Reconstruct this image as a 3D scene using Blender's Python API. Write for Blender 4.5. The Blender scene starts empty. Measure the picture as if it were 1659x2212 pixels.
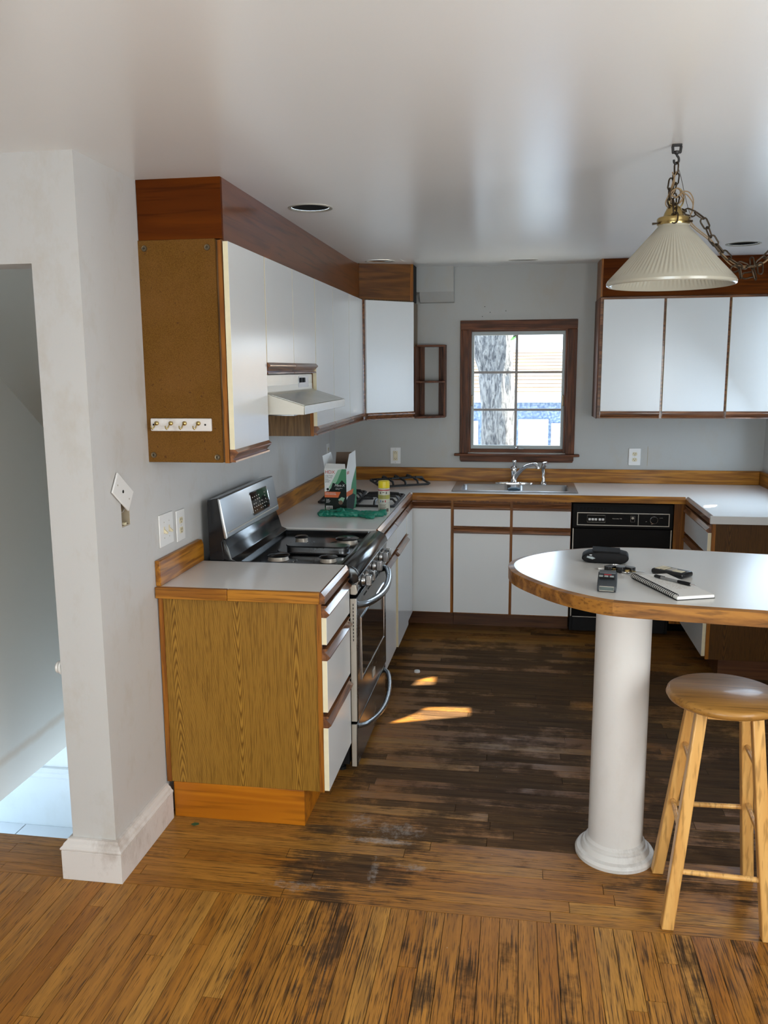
import bpy, bmesh, math, random
from mathutils import Vector, Matrix
random.seed(7)
R = math.radians
SC = bpy.context.scene
COL = SC.collection

# ------------------------------------------------------------------ camera, world, light, exposure
def make_camera():
    cd = bpy.data.cameras.new('camera'); co = bpy.data.objects.new('camera', cd); COL.objects.link(co)
    y, p, r = R(9.0911), R(9.5191), R(-0.3752)
    f = Vector((-math.sin(y)*math.cos(p), math.cos(y)*math.cos(p), -math.sin(p)))
    rt = Vector((math.cos(y), math.sin(y), 0)); up = rt.cross(f)
    r2 = rt*math.cos(r)+up*math.sin(r); u2 = -rt*math.sin(r)+up*math.cos(r)
    m = Matrix((r2, u2, -f)).transposed().to_4x4(); m.translation = (1.3135, -0.6495, 1.6966)
    co.matrix_world = m
    cd.sensor_fit = 'VERTICAL'; cd.sensor_height = 36; cd.lens = 1835.34*36/2212
    cd.clip_start = .02; cd.clip_end = 200
    SC.camera = co
make_camera()

W = bpy.data.worlds.new('sky'); SC.world = W; W.use_nodes = True
bgn = W.node_tree.nodes['Background']
bgn.inputs[0].default_value = (.72, .86, 1.0, 1); bgn.inputs[1].default_value = 9.0

def lamp(name, kind, loc, aim, power, color, size=None):
    ld = bpy.data.lights.new(name, kind); lo = bpy.data.objects.new(name, ld); COL.objects.link(lo)
    lo.location = loc; lo.rotation_euler = Vector(aim).to_track_quat('-Z', 'Y').to_euler()
    ld.color = color
    ld.energy = power
    if size: ld.shape = 'RECTANGLE'; ld.size, ld.size_y = size
    return lo
SUN = Vector((.72, .30, .62)).normalized()
s = lamp('sun', 'SUN', (8, 6, 9), -SUN, 52.0, (1, .86, .66)); s.data.angle = R(.4)
# daylight coming in through the windows and doorways of the house (all outside the frame)
lamp('daylight_front_windows', 'AREA', (.9, -1.60, 1.0), (0, 1, -.20), 44, (.965, 1, .925), (2.6, .95))
lamp('daylight_right_window', 'AREA', (2.86, 4.45, 1.5), (-1, -.25, -.75), 8, (.62, .80, 1), (.62, .72))
lamp('daylight_side_windows', 'AREA', (2.86, .35, 1.3), (-1, .12, -.08), 58, (.95, .99, 1), (1.5, 1.3))
lamp('daylight_stair_door', 'AREA', (-1.58, 2.45, -.20), (1, .08, -.05), 8, (.52, .76, 1), (.75, .5))
for nm, loc, aim, sz in (('portal_back_window', (1.292, 5.47, 1.54), (0, -1, 0), (.66, .85)),):
    pl = lamp(nm, 'AREA', loc, aim, 1, (1, 1, 1), sz); pl.data.cycles.is_portal = True
SC.view_settings.view_transform = 'Standard'; SC.view_settings.look = 'None'
SC.view_settings.gamma = 1; SC.view_settings.use_curve_mapping = False
SC.view_settings.exposure = -0.12
SC.cycles.use_denoising = True
SC.cycles.max_bounces = 10; SC.cycles.diffuse_bounces = 6; SC.cycles.sample_clamp_indirect = 6

# ------------------------------------------------------------------ materials
class NT:
    def __init__(s, name):
        s.m = bpy.data.materials.new(name); s.m.use_nodes = True; s.t = s.m.node_tree
        s.b = s.t.nodes['Principled BSDF']
    def n(s, typ, **kw):
        nd = s.t.nodes.new(typ)
        for k, v in kw.items():
            if k.startswith('i_'):
                key = k[2:]; key = int(key) if key.isdigit() else key
                s.put(nd.inputs[key], v)
            else: setattr(nd, k, v)
        return nd
    def put(s, inp, v):
        if isinstance(v, bpy.types.NodeSocket): s.t.links.new(v, inp)
        else:
            if hasattr(inp, 'default_value') and isinstance(v, (tuple, list)) and len(v) == 3 and len(inp.default_value) == 4: v = (*v, 1)
            inp.default_value = v
    def math(s, op, a, b=None, c=None, clamp=False):
        nd = s.n('ShaderNodeMath', operation=op, use_clamp=clamp); s.put(nd.inputs[0], a)
        if b is not None: s.put(nd.inputs[1], b)
        if c is not None: s.put(nd.inputs[2], c)
        return nd.outputs[0]
    def mix(s, f, a, b, blend='MIX'):
        nd = s.n('ShaderNodeMix', data_type='RGBA', blend_type=blend)
        s.put(nd.inputs['Factor'], f); s.put(nd.inputs[6], a); s.put(nd.inputs[7], b); return nd.outputs[2]
    def ramp(s, f, stops):
        nd = s.n('ShaderNodeValToRGB'); s.put(nd.inputs[0], f); e = nd.color_ramp.elements
        while len(e) < len(stops): e.new(.5)
        for el, (p, c) in zip(e, stops):
            el.position = p; el.color = (c, c, c, 1) if not isinstance(c, tuple) else (*c, 1)
        return nd.outputs[0]
    def noise(s, vec, scale, detail=3, rough=.55, dist=0):
        return s.n('ShaderNodeTexNoise', i_Vector=vec, i_Scale=scale, i_Detail=detail, i_Roughness=rough, i_Distortion=dist).outputs[0]
    def vmap(s, vec, scale, loc=(0, 0, 0)):
        return s.n('ShaderNodeMapping', i_Vector=vec, i_Scale=scale, i_Location=loc).outputs[0]
    def obj(s): return s.n('ShaderNodeTexCoord').outputs['Object']
    def pos(s): return s.n('ShaderNodeNewGeometry').outputs['Position']
    def rnd(s): return s.n('ShaderNodeObjectInfo').outputs['Random']
    def vadd(s, a, b):
        nd = s.n('ShaderNodeVectorMath', operation='ADD'); s.put(nd.inputs[0], a); s.put(nd.inputs[1], b); return nd.outputs[0]
    def bump(s, h, strength=.2, dist=.002):
        s.put(s.b.inputs['Normal'], s.n('ShaderNodeBump', i_Height=h, i_Strength=strength, i_Distance=dist).outputs[0])
    def fin(s, col=None, rough=None, metal=None, coat=None, spec=None):
        for k, v in (('Base Color', col), ('Roughness', rough), ('Metallic', metal), ('Coat Weight', coat), ('Specular IOR Level', spec)):
            if v is not None: s.put(s.b.inputs[k], v)
        return s.m

def plain(name, col, rough=.5, metal=0, var=.06, scale=12, bump=0, spec=.5, coat=0):
    t = NT(name); n = t.noise(t.obj(), scale, 4)
    c = t.mix(t.math('MULTIPLY', n, 1), tuple(x*(1-var) for x in col), tuple(min(1, x*(1+var)) for x in col))
    if bump: t.bump(t.noise(t.obj(), scale*14, 3), bump, .001)
    return t.fin(c, rough, metal, coat, spec)

def brushed(name, col, rough=.3, axis=1):
    t = NT(name); sc = [220, 220, 220]; sc[axis] = 3
    n = t.noise(t.vmap(t.obj(), tuple(sc)), 1, 2)
    sm = t.noise(t.obj(), 7, 3, .5)
    r = t.math('ADD', t.math('MULTIPLY', n, .05), t.math('MULTIPLY', sm, .10)); r = t.math('ADD', r, rough-.07)
    return t.fin(t.mix(n, tuple(x*.94 for x in col), col), r, 1)

def wood(name, lo, hi, axis, freq=26, rough=.42, ring=.55, coat=.15, contrast=1.0, turn=0):
    t = NT(name); sc = [freq]*3; sc[axis] = freq*.07
    if turn: tn = t.n('ShaderNodeMapping', i_Vector=t.obj(), i_Rotation=(0, 0, turn)).outputs[0]; t.obj = lambda: tn
    off = t.n('ShaderNodeCombineXYZ', i_0=t.math('MULTIPLY', t.rnd(), 7), i_1=t.math('MULTIPLY', t.rnd(), 13), i_2=t.math('MULTIPLY', t.rnd(), 5)).outputs[0]
    v = t.vmap(t.vadd(t.obj(), off), tuple(sc))
    a = t.noise(v, 1.6, 5, .62, .4)
    sc2 = [freq*5]*3; sc2[axis] = freq*.22
    pores = t.noise(t.vmap(t.vadd(t.obj(), off), tuple(sc2)), 1, 2)
    low = t.noise(v, .35, 2)
    rings = t.math('SINE', t.math('MULTIPLY', t.math('ADD', t.math('MULTIPLY', low, 3.2), t.math('MULTIPLY', a, .35)), 17))
    rings = t.math('MULTIPLY', t.math('ADD', rings, 1), .5)
    g = t.math('ADD', t.math('MULTIPLY', rings, ring), t.math('MULTIPLY', a, 1-ring))
    g = t.ramp(g, [(max(0, .5-.36*contrast), 0.0), (min(1, .5+.30*contrast), 1.0)])
    c = t.mix(g, lo, hi)
    c = t.mix(t.ramp(pores, [(.34, .55), (.47, 0.0)]), c, tuple(x*.45 for x in lo))
    t.bump(pores, .12, .001); t.b.inputs['Coat Roughness'].default_value = .10
    return t.fin(c, rough, 0, coat, .3 if rough < .55 else .08)

def cathedral(name, lo, hi, cols=((.067, 1, 20), (.31, -1, 17), (.53, 0, 11)), x0=0, rough=.45):
    """printed oak veneer: arched figure around a few centre lines, straight grain between them"""
    t = NT(name); p = t.obj(); sx = t.n('ShaderNodeSeparateXYZ', i_0=p)
    wob = t.noise(t.vmap(p, (5, 5, 1.1)), 1, 2); fine = t.noise(t.vmap(p, (90, 90, 2.5)), 1, 2)
    U = t.math('ADD', t.math('ADD', sx.outputs[0], x0), t.math('MULTIPLY', t.math('SUBTRACT', wob, .5), .03)); Z = sx.outputs[2]
    best = None
    for u, sg, zk in cols:
        d = t.math('ABSOLUTE', t.math('SUBTRACT', U, u))
        zz = t.math('MULTIPLY', Z, -sg*zk) if sg else t.math('MULTIPLY', t.math('PINGPONG', t.math('ADD', Z, .12), .34), zk)
        g = t.math('ADD', t.math('MULTIPLY', t.math('POWER', t.math('SQRT', t.math('ADD', t.math('MULTIPLY', d, d), .00004)), 1.34), 470), t.math('MULTIPLY', zz, -1 if sg else 1))
        if best is None: best, bd = g, d
        else:
            q = t.math('LESS_THAN', d, bd); best = t.math('ADD', t.math('MULTIPLY', g, q), t.math('MULTIPLY', best, t.math('SUBTRACT', 1, q))); bd = t.math('MINIMUM', d, bd)
    ln = t.math('FRACT', t.math('ADD', best, t.math('ADD', t.math('MULTIPLY', fine, .8), t.math('MULTIPLY', wob, 3))))
    ln = t.ramp(ln, [(0.0, 1.0), (.28, .55), (.55, 0.0), (.80, .1), (1.0, 1.0)])
    po = t.noise(t.vmap(p, (330, 330, 9)), 1, 2)
    c = t.mix(t.math('MULTIPLY', ln, .9), hi, lo)
    c = t.mix(t.ramp(po, [(.36, .45), (.5, 0.0)]), c, tuple(x*.6 for x in lo))
    return t.fin(c, rough, 0, .0, .25)

def paint(name, col, rough=.6, dirt=.0, dcol=(.45, .38, .28), ripple=.0, spec=.5):
    t = NT(name); p = t.pos()
    n = t.noise(p, 1.3, 3); c = t.mix(n, tuple(x*.95 for x in col), col)
    if dirt:
        d = t.ramp(t.noise(t.vmap(p, (5, 5, 3)), 1.3, 6, .7), [(.52, 0.0), (.72, dirt)])
        c = t.mix(d, c, dcol)
    h = t.noise(p, 160, 2)
    if ripple: h = t.math('ADD', t.math('MULTIPLY', h, .15), t.math('MULTIPLY', t.noise(p, 2.1, 2), ripple*18))
    t.bump(h, .08 if not ripple else .25, .002)
    return t.fin(c, rough, spec=spec)

def glass_pane(name, tint=(.95, .98, 1), refl=.06):
    t = NT(name); nt = t.t; out = nt.nodes['Material Output']
    tr = t.n('ShaderNodeBsdfTransparent', i_Color=tint); gl = t.n('ShaderNodeBsdfGlossy', i_Roughness=.03)
    fr = t.n('ShaderNodeLayerWeight')
    mx = t.n('ShaderNodeMixShader', i_0=t.math('ADD', t.math('MULTIPLY', t.math('POWER', fr.outputs[1], 5), .6), refl*.05), i_1=tr.outputs[0], i_2=gl.outputs[0])
    nt.links.new(mx.outputs[0], out.inputs[0]); return t.m

def floor_wood(name, ax):
    t = NT(name); P = t.pos(); rn = t.rnd(); s = t.n('ShaderNodeSeparateXYZ', i_0=P)
    off = t.n('ShaderNodeCombineXYZ', i_0=t.math('MULTIPLY', rn, 31), i_1=t.math('MULTIPLY', rn, 57)).outputs[0]
    v = t.vadd(P, off)
    def st(al, ac):
        q = [ac, ac, ac]; q[ax] = al; return t.vmap(v, tuple(q))
    g1 = t.noise(st(2.2, 42), 1, 5, .62, .7); g2 = t.noise(st(7, 210), 1, 3); pore = t.noise(st(13, 330), 1, 2, .5)
    tone = t.ramp(rn, [(0, (.40, .165, .024)), (.3, (.46, .205, .036)), (.6, (.36, .138, .018)), (.85, (.52, .255, .050)), (1, (.43, .170, .022))])
    c = t.mix(t.ramp(g1, [(.33, 1.0), (.62, 0.0)]), tone, t.mix(.5, tone, (.10, .040, .012)))
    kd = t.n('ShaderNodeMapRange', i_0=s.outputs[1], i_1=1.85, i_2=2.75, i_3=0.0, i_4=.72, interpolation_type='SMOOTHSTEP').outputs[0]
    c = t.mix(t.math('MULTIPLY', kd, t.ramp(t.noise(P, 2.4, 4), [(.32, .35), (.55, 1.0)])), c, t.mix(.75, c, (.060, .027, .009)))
    # worn finish: patches where the varnish is gone and the oak has gone grey-brown
    w = t.noise(P, 1.9, 5, .65); w2 = t.noise(P, 7, 5, .7)
    def blob(x, y, rx, ry, k):
        dx = t.math('DIVIDE', t.math('SUBTRACT', s.outputs[0], x), rx); dy = t.math('DIVIDE', t.math('SUBTRACT', s.outputs[1], y), ry)
        d = t.math('SQRT', t.math('ADD', t.math('MULTIPLY', dx, dx), t.math('MULTIPLY', dy, dy)))
        return t.math('MULTIPLY', t.math('SUBTRACT', 1.25, d, clamp=True), k)
    k = blob(.70, 1.98, .38, .24, .50)
    for a in ((1.2, 1.45, .6, .40, .22), (1.25, 2.6, .8, .6, .72), (1.3, 3.7, .95, 1.2, .85), (2.3, 3.2, .95, 1.3, .85), (.75, 1.5, .35, .35, .22), (1.75, 1.5, .35, .3, .2)):
        k = t.math('MAXIMUM', k, blob(*a))
    k = t.math('SUBTRACT', k, blob(-.15, 1.5, .62, .5, .45))
    op = t.math('ADD', g2, t.math('MULTIPLY', t.math('SUBTRACT', t.math('ADD', t.math('MULTIPLY', k, .5), t.math('MULTIPLY', w, .9)), .62), -.34))
    c = t.mix(t.math('MULTIPLY', t.ramp(op, [(.39, .88), (.53, 0.0)]), t.math('SUBTRACT', 1, kd)), c, (.050, .022, .008))
    wear = t.math('ADD', t.math('MULTIPLY', k, .52), t.math('ADD', t.math('MULTIPLY', w, .75), t.math('MULTIPLY', w2, .62)))
    wear = t.math('ADD', wear, t.math('ADD', t.math('MULTIPLY', t.math('SUBTRACT', g2, .5), -.40), t.math('MULTIPLY', t.math('SUBTRACT', t.math('FRACT', t.math('MULTIPLY', rn, 7.3)), .5), .34)))
    wear = t.ramp(wear, [(.86, 0.0), (1.08, .80)])
    grey = t.mix(t.ramp(g1, [(.35, 0.0), (.65, 1.0)]), (.024, .017, .012), (.072, .046, .027))
    c = t.mix(wear, c, grey)
    c = t.mix(t.ramp(pore, [(.30, .8), (.42, 0.0)]), c, (.035, .018, .008))
    # plaster dust tracked over the boards beside the end cabinet
    dz = blob(.90, 2.25, .22, .12, .8)
    for a in ((.74, 2.30, .12, .10, .8), (.84, 2.17, .22, .035, 1.0), (.60, 1.86, .24, .07, .75), (.98, 2.02, .12, .04, .85), (.85, 1.97, .035, .18, .8), (.66, 1.98, .18, .12, .5)): dz = t.math('MAXIMUM', dz, blob(*a))
    dn = t.math('ADD', t.math('MULTIPLY', dz, .42), t.math('MULTIPLY', t.noise(P, 34, 6, .75), .72))
    c = t.mix(t.ramp(dn, [(.64, 0.0), (.86, .60)]), c, (.44, .42, .40))
    spk = t.ramp(t.noise(P, 95, 2, .5), [(.76, 0.0), (.80, .55)])
    c = t.mix(spk, c, (.5, .46, .42))
    t.bump(t.math('ADD', g2, t.math('MULTIPLY', pore, .6)), .22, .0012)
    return t.fin(c, t.math('ADD', .38, t.math('MULTIPLY', wear, .35)), 0, spec=t.math('SUBTRACT', .28, t.math('MULTIPLY', wear, .22)))

def bark_mat():
    t = NT('bark'); p = t.pos(); v = t.vmap(p, (22, 22, 6))
    n = t.noise(v, 1.4, 6, .7, .8)
    c = t.mix(t.ramp(n, [(.40, 0.0), (.60, 1.0)]), (.022, .024, .03), (.17, .17, .17)); t.bump(n, .9, .03)
    return t.fin(c, .9)
def roof_mat():
    t = NT('shingle'); return t.fin(t.mix(t.noise(t.pos(), 3, 4), (.17, .105, .06), (.25, .17, .11)), .9)
def sand_paint():
    t = NT('stucco'); n = t.noise(t.pos(), 26, 4, .7)
    return t.fin(t.mix(t.ramp(n, [(.45, 0.0), (.65, 1.0)]), (.07, .11, .20), (.25, .32, .40)), .9)

M_ = {}
M_['wall'] = paint('wall_paint', (.60, .592, .578), .5, .35)
M_['wallB'] = paint('dimmed_wall_paint', (.46, .46, .44), .5, .35)  # wall paint darkened to stand in for dimmer light at the back
M_['wall2'] = paint('stair_wall_paint', (.70, .705, .70), .6, .12)
t = NT('grey_stair_paint'); sp_ = t.n('ShaderNodeSeparateXYZ', i_0=t.pos()); nz = t.noise(t.pos(), 9, 5, .7)
d_ = t.math('ABSOLUTE', t.math('SUBTRACT', t.math('ADD', sp_.outputs[2], t.math('MULTIPLY', nz, .03)), .292))
M_['wall3'] = t.fin(t.mix(t.ramp(t.math('MULTIPLY', d_, 40), [(.2, .6), (1.0, 0.0)]), (.62, .62, .58), (.50, .42, .33)), .6)
M_['ceil'] = paint('ceiling_paint', (.80, .795, .785), .26, 0, ripple=.05, spec=1.0)
M_['ceil'].node_tree.nodes['Principled BSDF'].inputs['IOR'].default_value = 1.7
M_['base'] = paint('chipped_trim_paint', (.74, .70, .67), .5, .75, (.40, .33, .28))
M_['white'] = plain('white_laminate', (.76, .77, .765), .22, var=.03, scale=3, spec=.6)
M_['top'] = plain('worktop_laminate', (.86, .84, .81), .18, var=.04, scale=2.5, spec=.8)
M_['bartop'] = plain('bar_laminate', (.66, .66, .635), .22, var=.05, scale=2.5, spec=.6)
M_['cream'] = plain('cream_edge_band', (.80, .72, .50), .5, var=.1, scale=30)
M_['oakX'] = wood('oak_trim_along_x', (.22, .072, .005), (.46, .185, .016), 0)
M_['oakB'] = wood('worn_oak_edge', (.15, .055, .008), (.36, .155, .026), 0, freq=20)
M_['oakY'] = wood('oak_trim_along_y', (.22, .072, .005), (.46, .185, .016), 1)
M_['oakZ'] = wood('oak_trim_upright', (.19, .056, .005), (.34, .12, .010), 2)
M_['pullX'] = wood('brown_oak_pull_x', (.105, .036, .013), (.27, .105, .038), 0, rough=.34, coat=.9)
M_['pullY'] = wood('brown_oak_pull_y', (.105, .036, .013), (.27, .105, .038), 1, rough=.34, coat=.9)
M_['dkX'] = wood('stained_window_wood_x', (.060, .020, .008), (.165, .052, .018), 0, freq=30, rough=.5, coat=0)
M_['dkZ'] = wood('stained_window_wood_z', (.060, .020, .008), (.165, .052, .018), 2, freq=30, rough=.5, coat=0)
M_['soffX'] = wood('soffit_plywood_x', (.07, .013, .0004), (.13, .030, .0008), 0, freq=12, rough=.6, ring=.4, coat=0)
M_['soffY'] = wood('soffit_plywood_y', (.11, .032, .006), (.175, .052, .010), 1, freq=10, rough=.36, ring=.35, coat=.25)
M_['soffD'] = wood('soffit_board_diagonal', (.11, .036, .004), (.20, .072, .008), 0, freq=16, rough=.4, ring=.55, coat=.1, turn=R(-45))
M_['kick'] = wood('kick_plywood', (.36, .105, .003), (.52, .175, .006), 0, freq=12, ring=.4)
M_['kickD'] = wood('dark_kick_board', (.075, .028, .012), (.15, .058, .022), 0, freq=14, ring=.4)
M_['panel'] = cathedral('oak_print_panel', (.120, .050, .004), (.38, .195, .028), x0=.313)
M_['panelD'] = cathedral('dark_oak_print_panel', (.045, .018, .003), (.125, .052, .009), cols=((-.20, -1, 18), (.02, 1, 15), (.2, 0, 12)))
M_['sidewood'] = wood('cabinet_side_wood', (.10, .052, .02), (.21, .12, .05), 2, freq=40)
t = NT('cork_board'); n1 = t.noise(t.obj(), 420, 3, .7); n2 = t.noise(t.obj(), 5, 3)
c = t.mix(t.ramp(n1, [(.36, 0.0), (.62, 1.0)]), (.098, .042, .006), (.175, .080, .013)); c = t.mix(t.ramp(n2, [(.35, .25), (.6, 0.0)]), c, (.22, .10, .03))
c = t.mix(t.ramp(t.noise(t.obj(), 75, 1), [(.72, 0.0), (.76, .8)]), c, (.08, .035, .012)); t.bump(n1, .3, .001); M_['cork'] = t.fin(c, .85, spec=.15)
M_['steel'] = brushed('brushed_steel', (.36, .37, .38), .28, 1)
M_['steelC'] = brushed('console_steel', (.56, .57, .58), .36, 1)
M_['steelD'] = brushed('dark_brushed_steel', (.22, .215, .21), .25, 1)
M_['steelX'] = brushed('sink_steel', (.48, .48, .48), .32, 0)
M_['chrome'] = plain('chrome', (.82, .83, .85), .08, 1, var=.03)
M_['black'] = plain('black_enamel', (.006, .0065, .008), .16, var=.2, spec=.5)
M_['blackm'] = plain('matt_black', (.009, .009, .010), .65, var=.2, bump=.1, spec=.2)
M_['blackd'] = plain('dull_black_door', (.004, .004, .0045), .3, var=.2, spec=.12)
M_['iron'] = plain('cast_iron', (.014, .014, .015), .48, var=.3, bump=.25)
M_['void'] = plain('dark_void', (.004, .004, .004), .9)
M_['dglass'] = plain('dark_oven_glass', (.018, .016, .015), .05, spec=.7)
M_['hood'] = plain('almond_enamel', (.62, .60, .53), .34, var=.06, scale=6)
M_['hoodf'] = plain('worn_hood_metal', (.60, .60, .55), .27, .35, var=.12, scale=9)
M_['edgegrey'] = plain('warm_grey_trim', (.52, .47, .40), .4, .3)
M_['canring'] = plain('dull_can_ring', (.30, .285, .25), .6)
M_['plate'] = plain('white_plastic', (.80, .79, .77), .28, var=.02)
M_['ivory'] = plain('ivory_plastic', (.72, .64, .44), .35, var=.04)
M_['brass'] = plain('polished_brass', (.48, .36, .15), .20, 1, var=.08)
M_['antq'] = plain('antique_bronze_chain', (.060, .042, .026), .5, .75, var=.3, scale=40)
M_['cord'] = plain('brown_lamp_cord', (.25, .165, .085), .45, var=.15)
M_['bronze'] = plain('screw_cup_metal', (.17, .13, .08), .35, .85)
M_['alu'] = plain('grey_aluminium_frame', (.30, .33, .33), .45, .4)
M_['munt'] = plain('grey_muntin_bar', (.33, .31, .30), .5)
M_['pane'] = glass_pane('window_glass')
M_['stool'] = wood('varnished_beech', (.60, .30, .080), (.76, .45, .15), 2, freq=18, rough=.35, ring=.35, coat=.3)
M_['seat'] = wood('worn_seat_wood', (.27, .125, .026), (.40, .20, .045), 0, freq=22, rough=.4, ring=.35, coat=.2)
M_['column'] = paint('painted_column', (.76, .75, .73), .36, .14)
M_['colbase'] = paint('scuffed_column_base', (.74, .73, .71), .45, .6, (.32, .29, .26))
t = NT('ribbed_glass_shade'); M_['shade'] = t.fin((.60, .57, .47), .22); t.b.inputs['Transmission Weight'].default_value = .35; t.b.inputs['Subsurface Weight'].default_value = .0
t.b.inputs['Coat Weight'].default_value = .25
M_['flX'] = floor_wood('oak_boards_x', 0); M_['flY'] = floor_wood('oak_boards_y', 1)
M_['sub'] = plain('subfloor_gap', (.02, .012, .007), .9)
M_['tile'] = plain('pale_stone_tile', (.62, .62, .63), .35, var=.06, scale=5)
M_['grout'] = plain('grout', (.25, .25, .26), .9)
M_['bark'] = bark_mat(); M_['roof'] = roof_mat(); M_['stucco'] = sand_paint()
M_['extw'] = plain('exterior_white', (.42, .44, .46), .6); M_['earth'] = plain('paved_yard', (.46, .44, .40), .9, var=.15)
M_['leafg'] = plain('leaf_green', (.10, .24, .06), .6)
M_['stuccow'] = plain('house_siding', (.5, .5, .5), .8)

# ------------------------------------------------------------------ mesh helpers
class MB:
    def __init__(s): s.v = []; s.f = []; s.m = []
    def add(s, vs, fs, m=0):
        o = len(s.v); s.v += [tuple(v) for v in vs]; s.f += [[i+o for i in f] for f in fs]; s.m += [m]*len(fs); return s
    def box(s, x0, x1, y0, y1, z0, z1, m=0):
        vs = [(x, y, z) for x in (x0, x1) for y in (y0, y1) for z in (z0, z1)]
        return s.add(vs, [(0, 1, 3, 2), (4, 6, 7, 5), (0, 4, 5, 1), (2, 3, 7, 6), (0, 2, 6, 4), (1, 5, 7, 3)], m)
    def prism(s, pts, axis, a, b, m=0):
        def P(p, t): return (t, p[0], p[1]) if axis == 'x' else (p[0], t, p[1]) if axis == 'y' else (p[0], p[1], t)
        n = len(pts); vs = [P(p, a) for p in pts]+[P(p, b) for p in pts]
        fs = [list(range(n)), list(range(2*n-1, n-1, -1))]+[(i, (i+1) % n, n+(i+1) % n, n+i) for i in range(n)]
        return s.add(vs, fs, m)
    def lathe(s, prof, c=(0, 0, 0), seg=32, m=0, rib=None, axis='z', sx=1, sy=1):
        vs = []; fs = []
        for j, (r, z) in enumerate(prof):
            for i in range(seg):
                a = 2*math.pi*i/seg; rr = r*(1+(rib(j, i) if rib else 0))
                p = (rr*math.cos(a)*sx, rr*math.sin(a)*sy, z)
                if axis == 'x': p = (p[2], p[0], p[1])
                elif axis == 'y': p = (p[0], p[2], p[1])
                vs.append((p[0]+c[0], p[1]+c[1], p[2]+c[2]))
        for j in range(len(prof)-1):
            for i in range(seg):
                k = (i+1) % seg; fs.append((j*seg+i, j*seg+k, (j+1)*seg+k, (j+1)*seg+i))
        if prof[0][0] > 1e-6: fs.append(list(range(seg)))
        if prof[-1][0] > 1e-6: fs.append([(len(prof)-1)*seg+i for i in range(seg)][::-1])
        return s.add(vs, fs, m)
    def open_lathe(s, prof, c=(0, 0, 0), seg=32, m=0, rib=None):
        n = len(s.f); s.lathe(prof, c, seg, m, rib)
        keep = [(f, mm) for f, mm in zip(s.f[n:], s.m[n:]) if len(f) == 4]
        s.f[n:] = [k[0] for k in keep]; s.m[n:] = [k[1] for k in keep]; return s
    def tube(s, path, r, seg=8, closed=False, m=0, flat=1):
        P = [Vector(p) for p in path]; n = len(P); vs = []; fs = []; nv = None
        for i in range(n):
            d = (P[(i+1) % n]-P[i-1]) if closed or 0 < i < n-1 else (P[1]-P[0] if i == 0 else P[-1]-P[-2])
            d.normalize()
            if nv is None: nv = d.orthogonal().normalized()
            nv = (nv-d*nv.dot(d)).normalized() if (nv-d*nv.dot(d)).length > 1e-6 else d.orthogonal().normalized()
            bv = d.cross(nv); rr = r[i] if isinstance(r, (list, tuple)) else r
            for k in range(seg):
                a = 2*math.pi*k/seg; vs.append(P[i]+nv*math.cos(a)*rr*flat+bv*math.sin(a)*rr)
        for i in range(n if closed else n-1):
            j = (i+1) % n
            for k in range(seg):
                l = (k+1) % seg; fs.append((i*seg+k, i*seg+l, j*seg+l, j*seg+k))
        if not closed: fs += [list(range(seg))[::-1], [(n-1)*seg+k for k in range(seg)]]
        return s.add(vs, fs, m)
    def bar(s, a, b, w, h):
        a, b = Vector(a), Vector(b); d = (b-a).normalized(); sd = d.cross(Vector((0, 0, 1)))
        sd = sd.normalized() if sd.length > 1e-4 else Vector((1, 0, 0)); u = sd.cross(d)
        vs = [p+sd*i*w/2+u*j*h/2 for p in (a, b) for i, j in ((-1, -1), (1, -1), (1, 1), (-1, 1))]
        return s.add(vs, [(3, 2, 1, 0), (4, 5, 6, 7), (0, 1, 5, 4), (1, 2, 6, 5), (2, 3, 7, 6), (3, 0, 4, 7)])
    def mesh(s, name, mats, bevel=0, seg=2, smooth=35):
        bm = bmesh.new(); bv = [bm.verts.new(v) for v in s.v]
        for f, m in zip(s.f, s.m):
            try: fc = bm.faces.new([bv[i] for i in f]); fc.material_index = m
            except ValueError: pass
        bmesh.ops.recalc_face_normals(bm, faces=bm.faces)
        if bevel:
            es = [e for e in bm.edges if len(e.link_faces) == 2 and e.calc_face_angle(0) > .5]
            if es:
                nf = bmesh.ops.bevel(bm, geom=es, offset=bevel, segments=seg, profile=.5, affect='EDGES', clamp_overlap=True)['faces']
                if smooth <= 35:
                    st = set(nf)
                    for f in bm.faces: f.smooth = f in st
        me = bpy.data.meshes.new(name); bm.to_mesh(me); bm.free()
        for mt in (mats if isinstance(mats, (list, tuple)) else [mats]): me.materials.append(M_[mt] if isinstance(mt, str) else mt)
        if smooth and bevel and smooth <= 35: pass
        elif smooth:
            me.polygons.foreach_set('use_smooth', [True]*len(me.polygons)); me.set_sharp_from_angle(angle=R(smooth))
        return me

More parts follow.
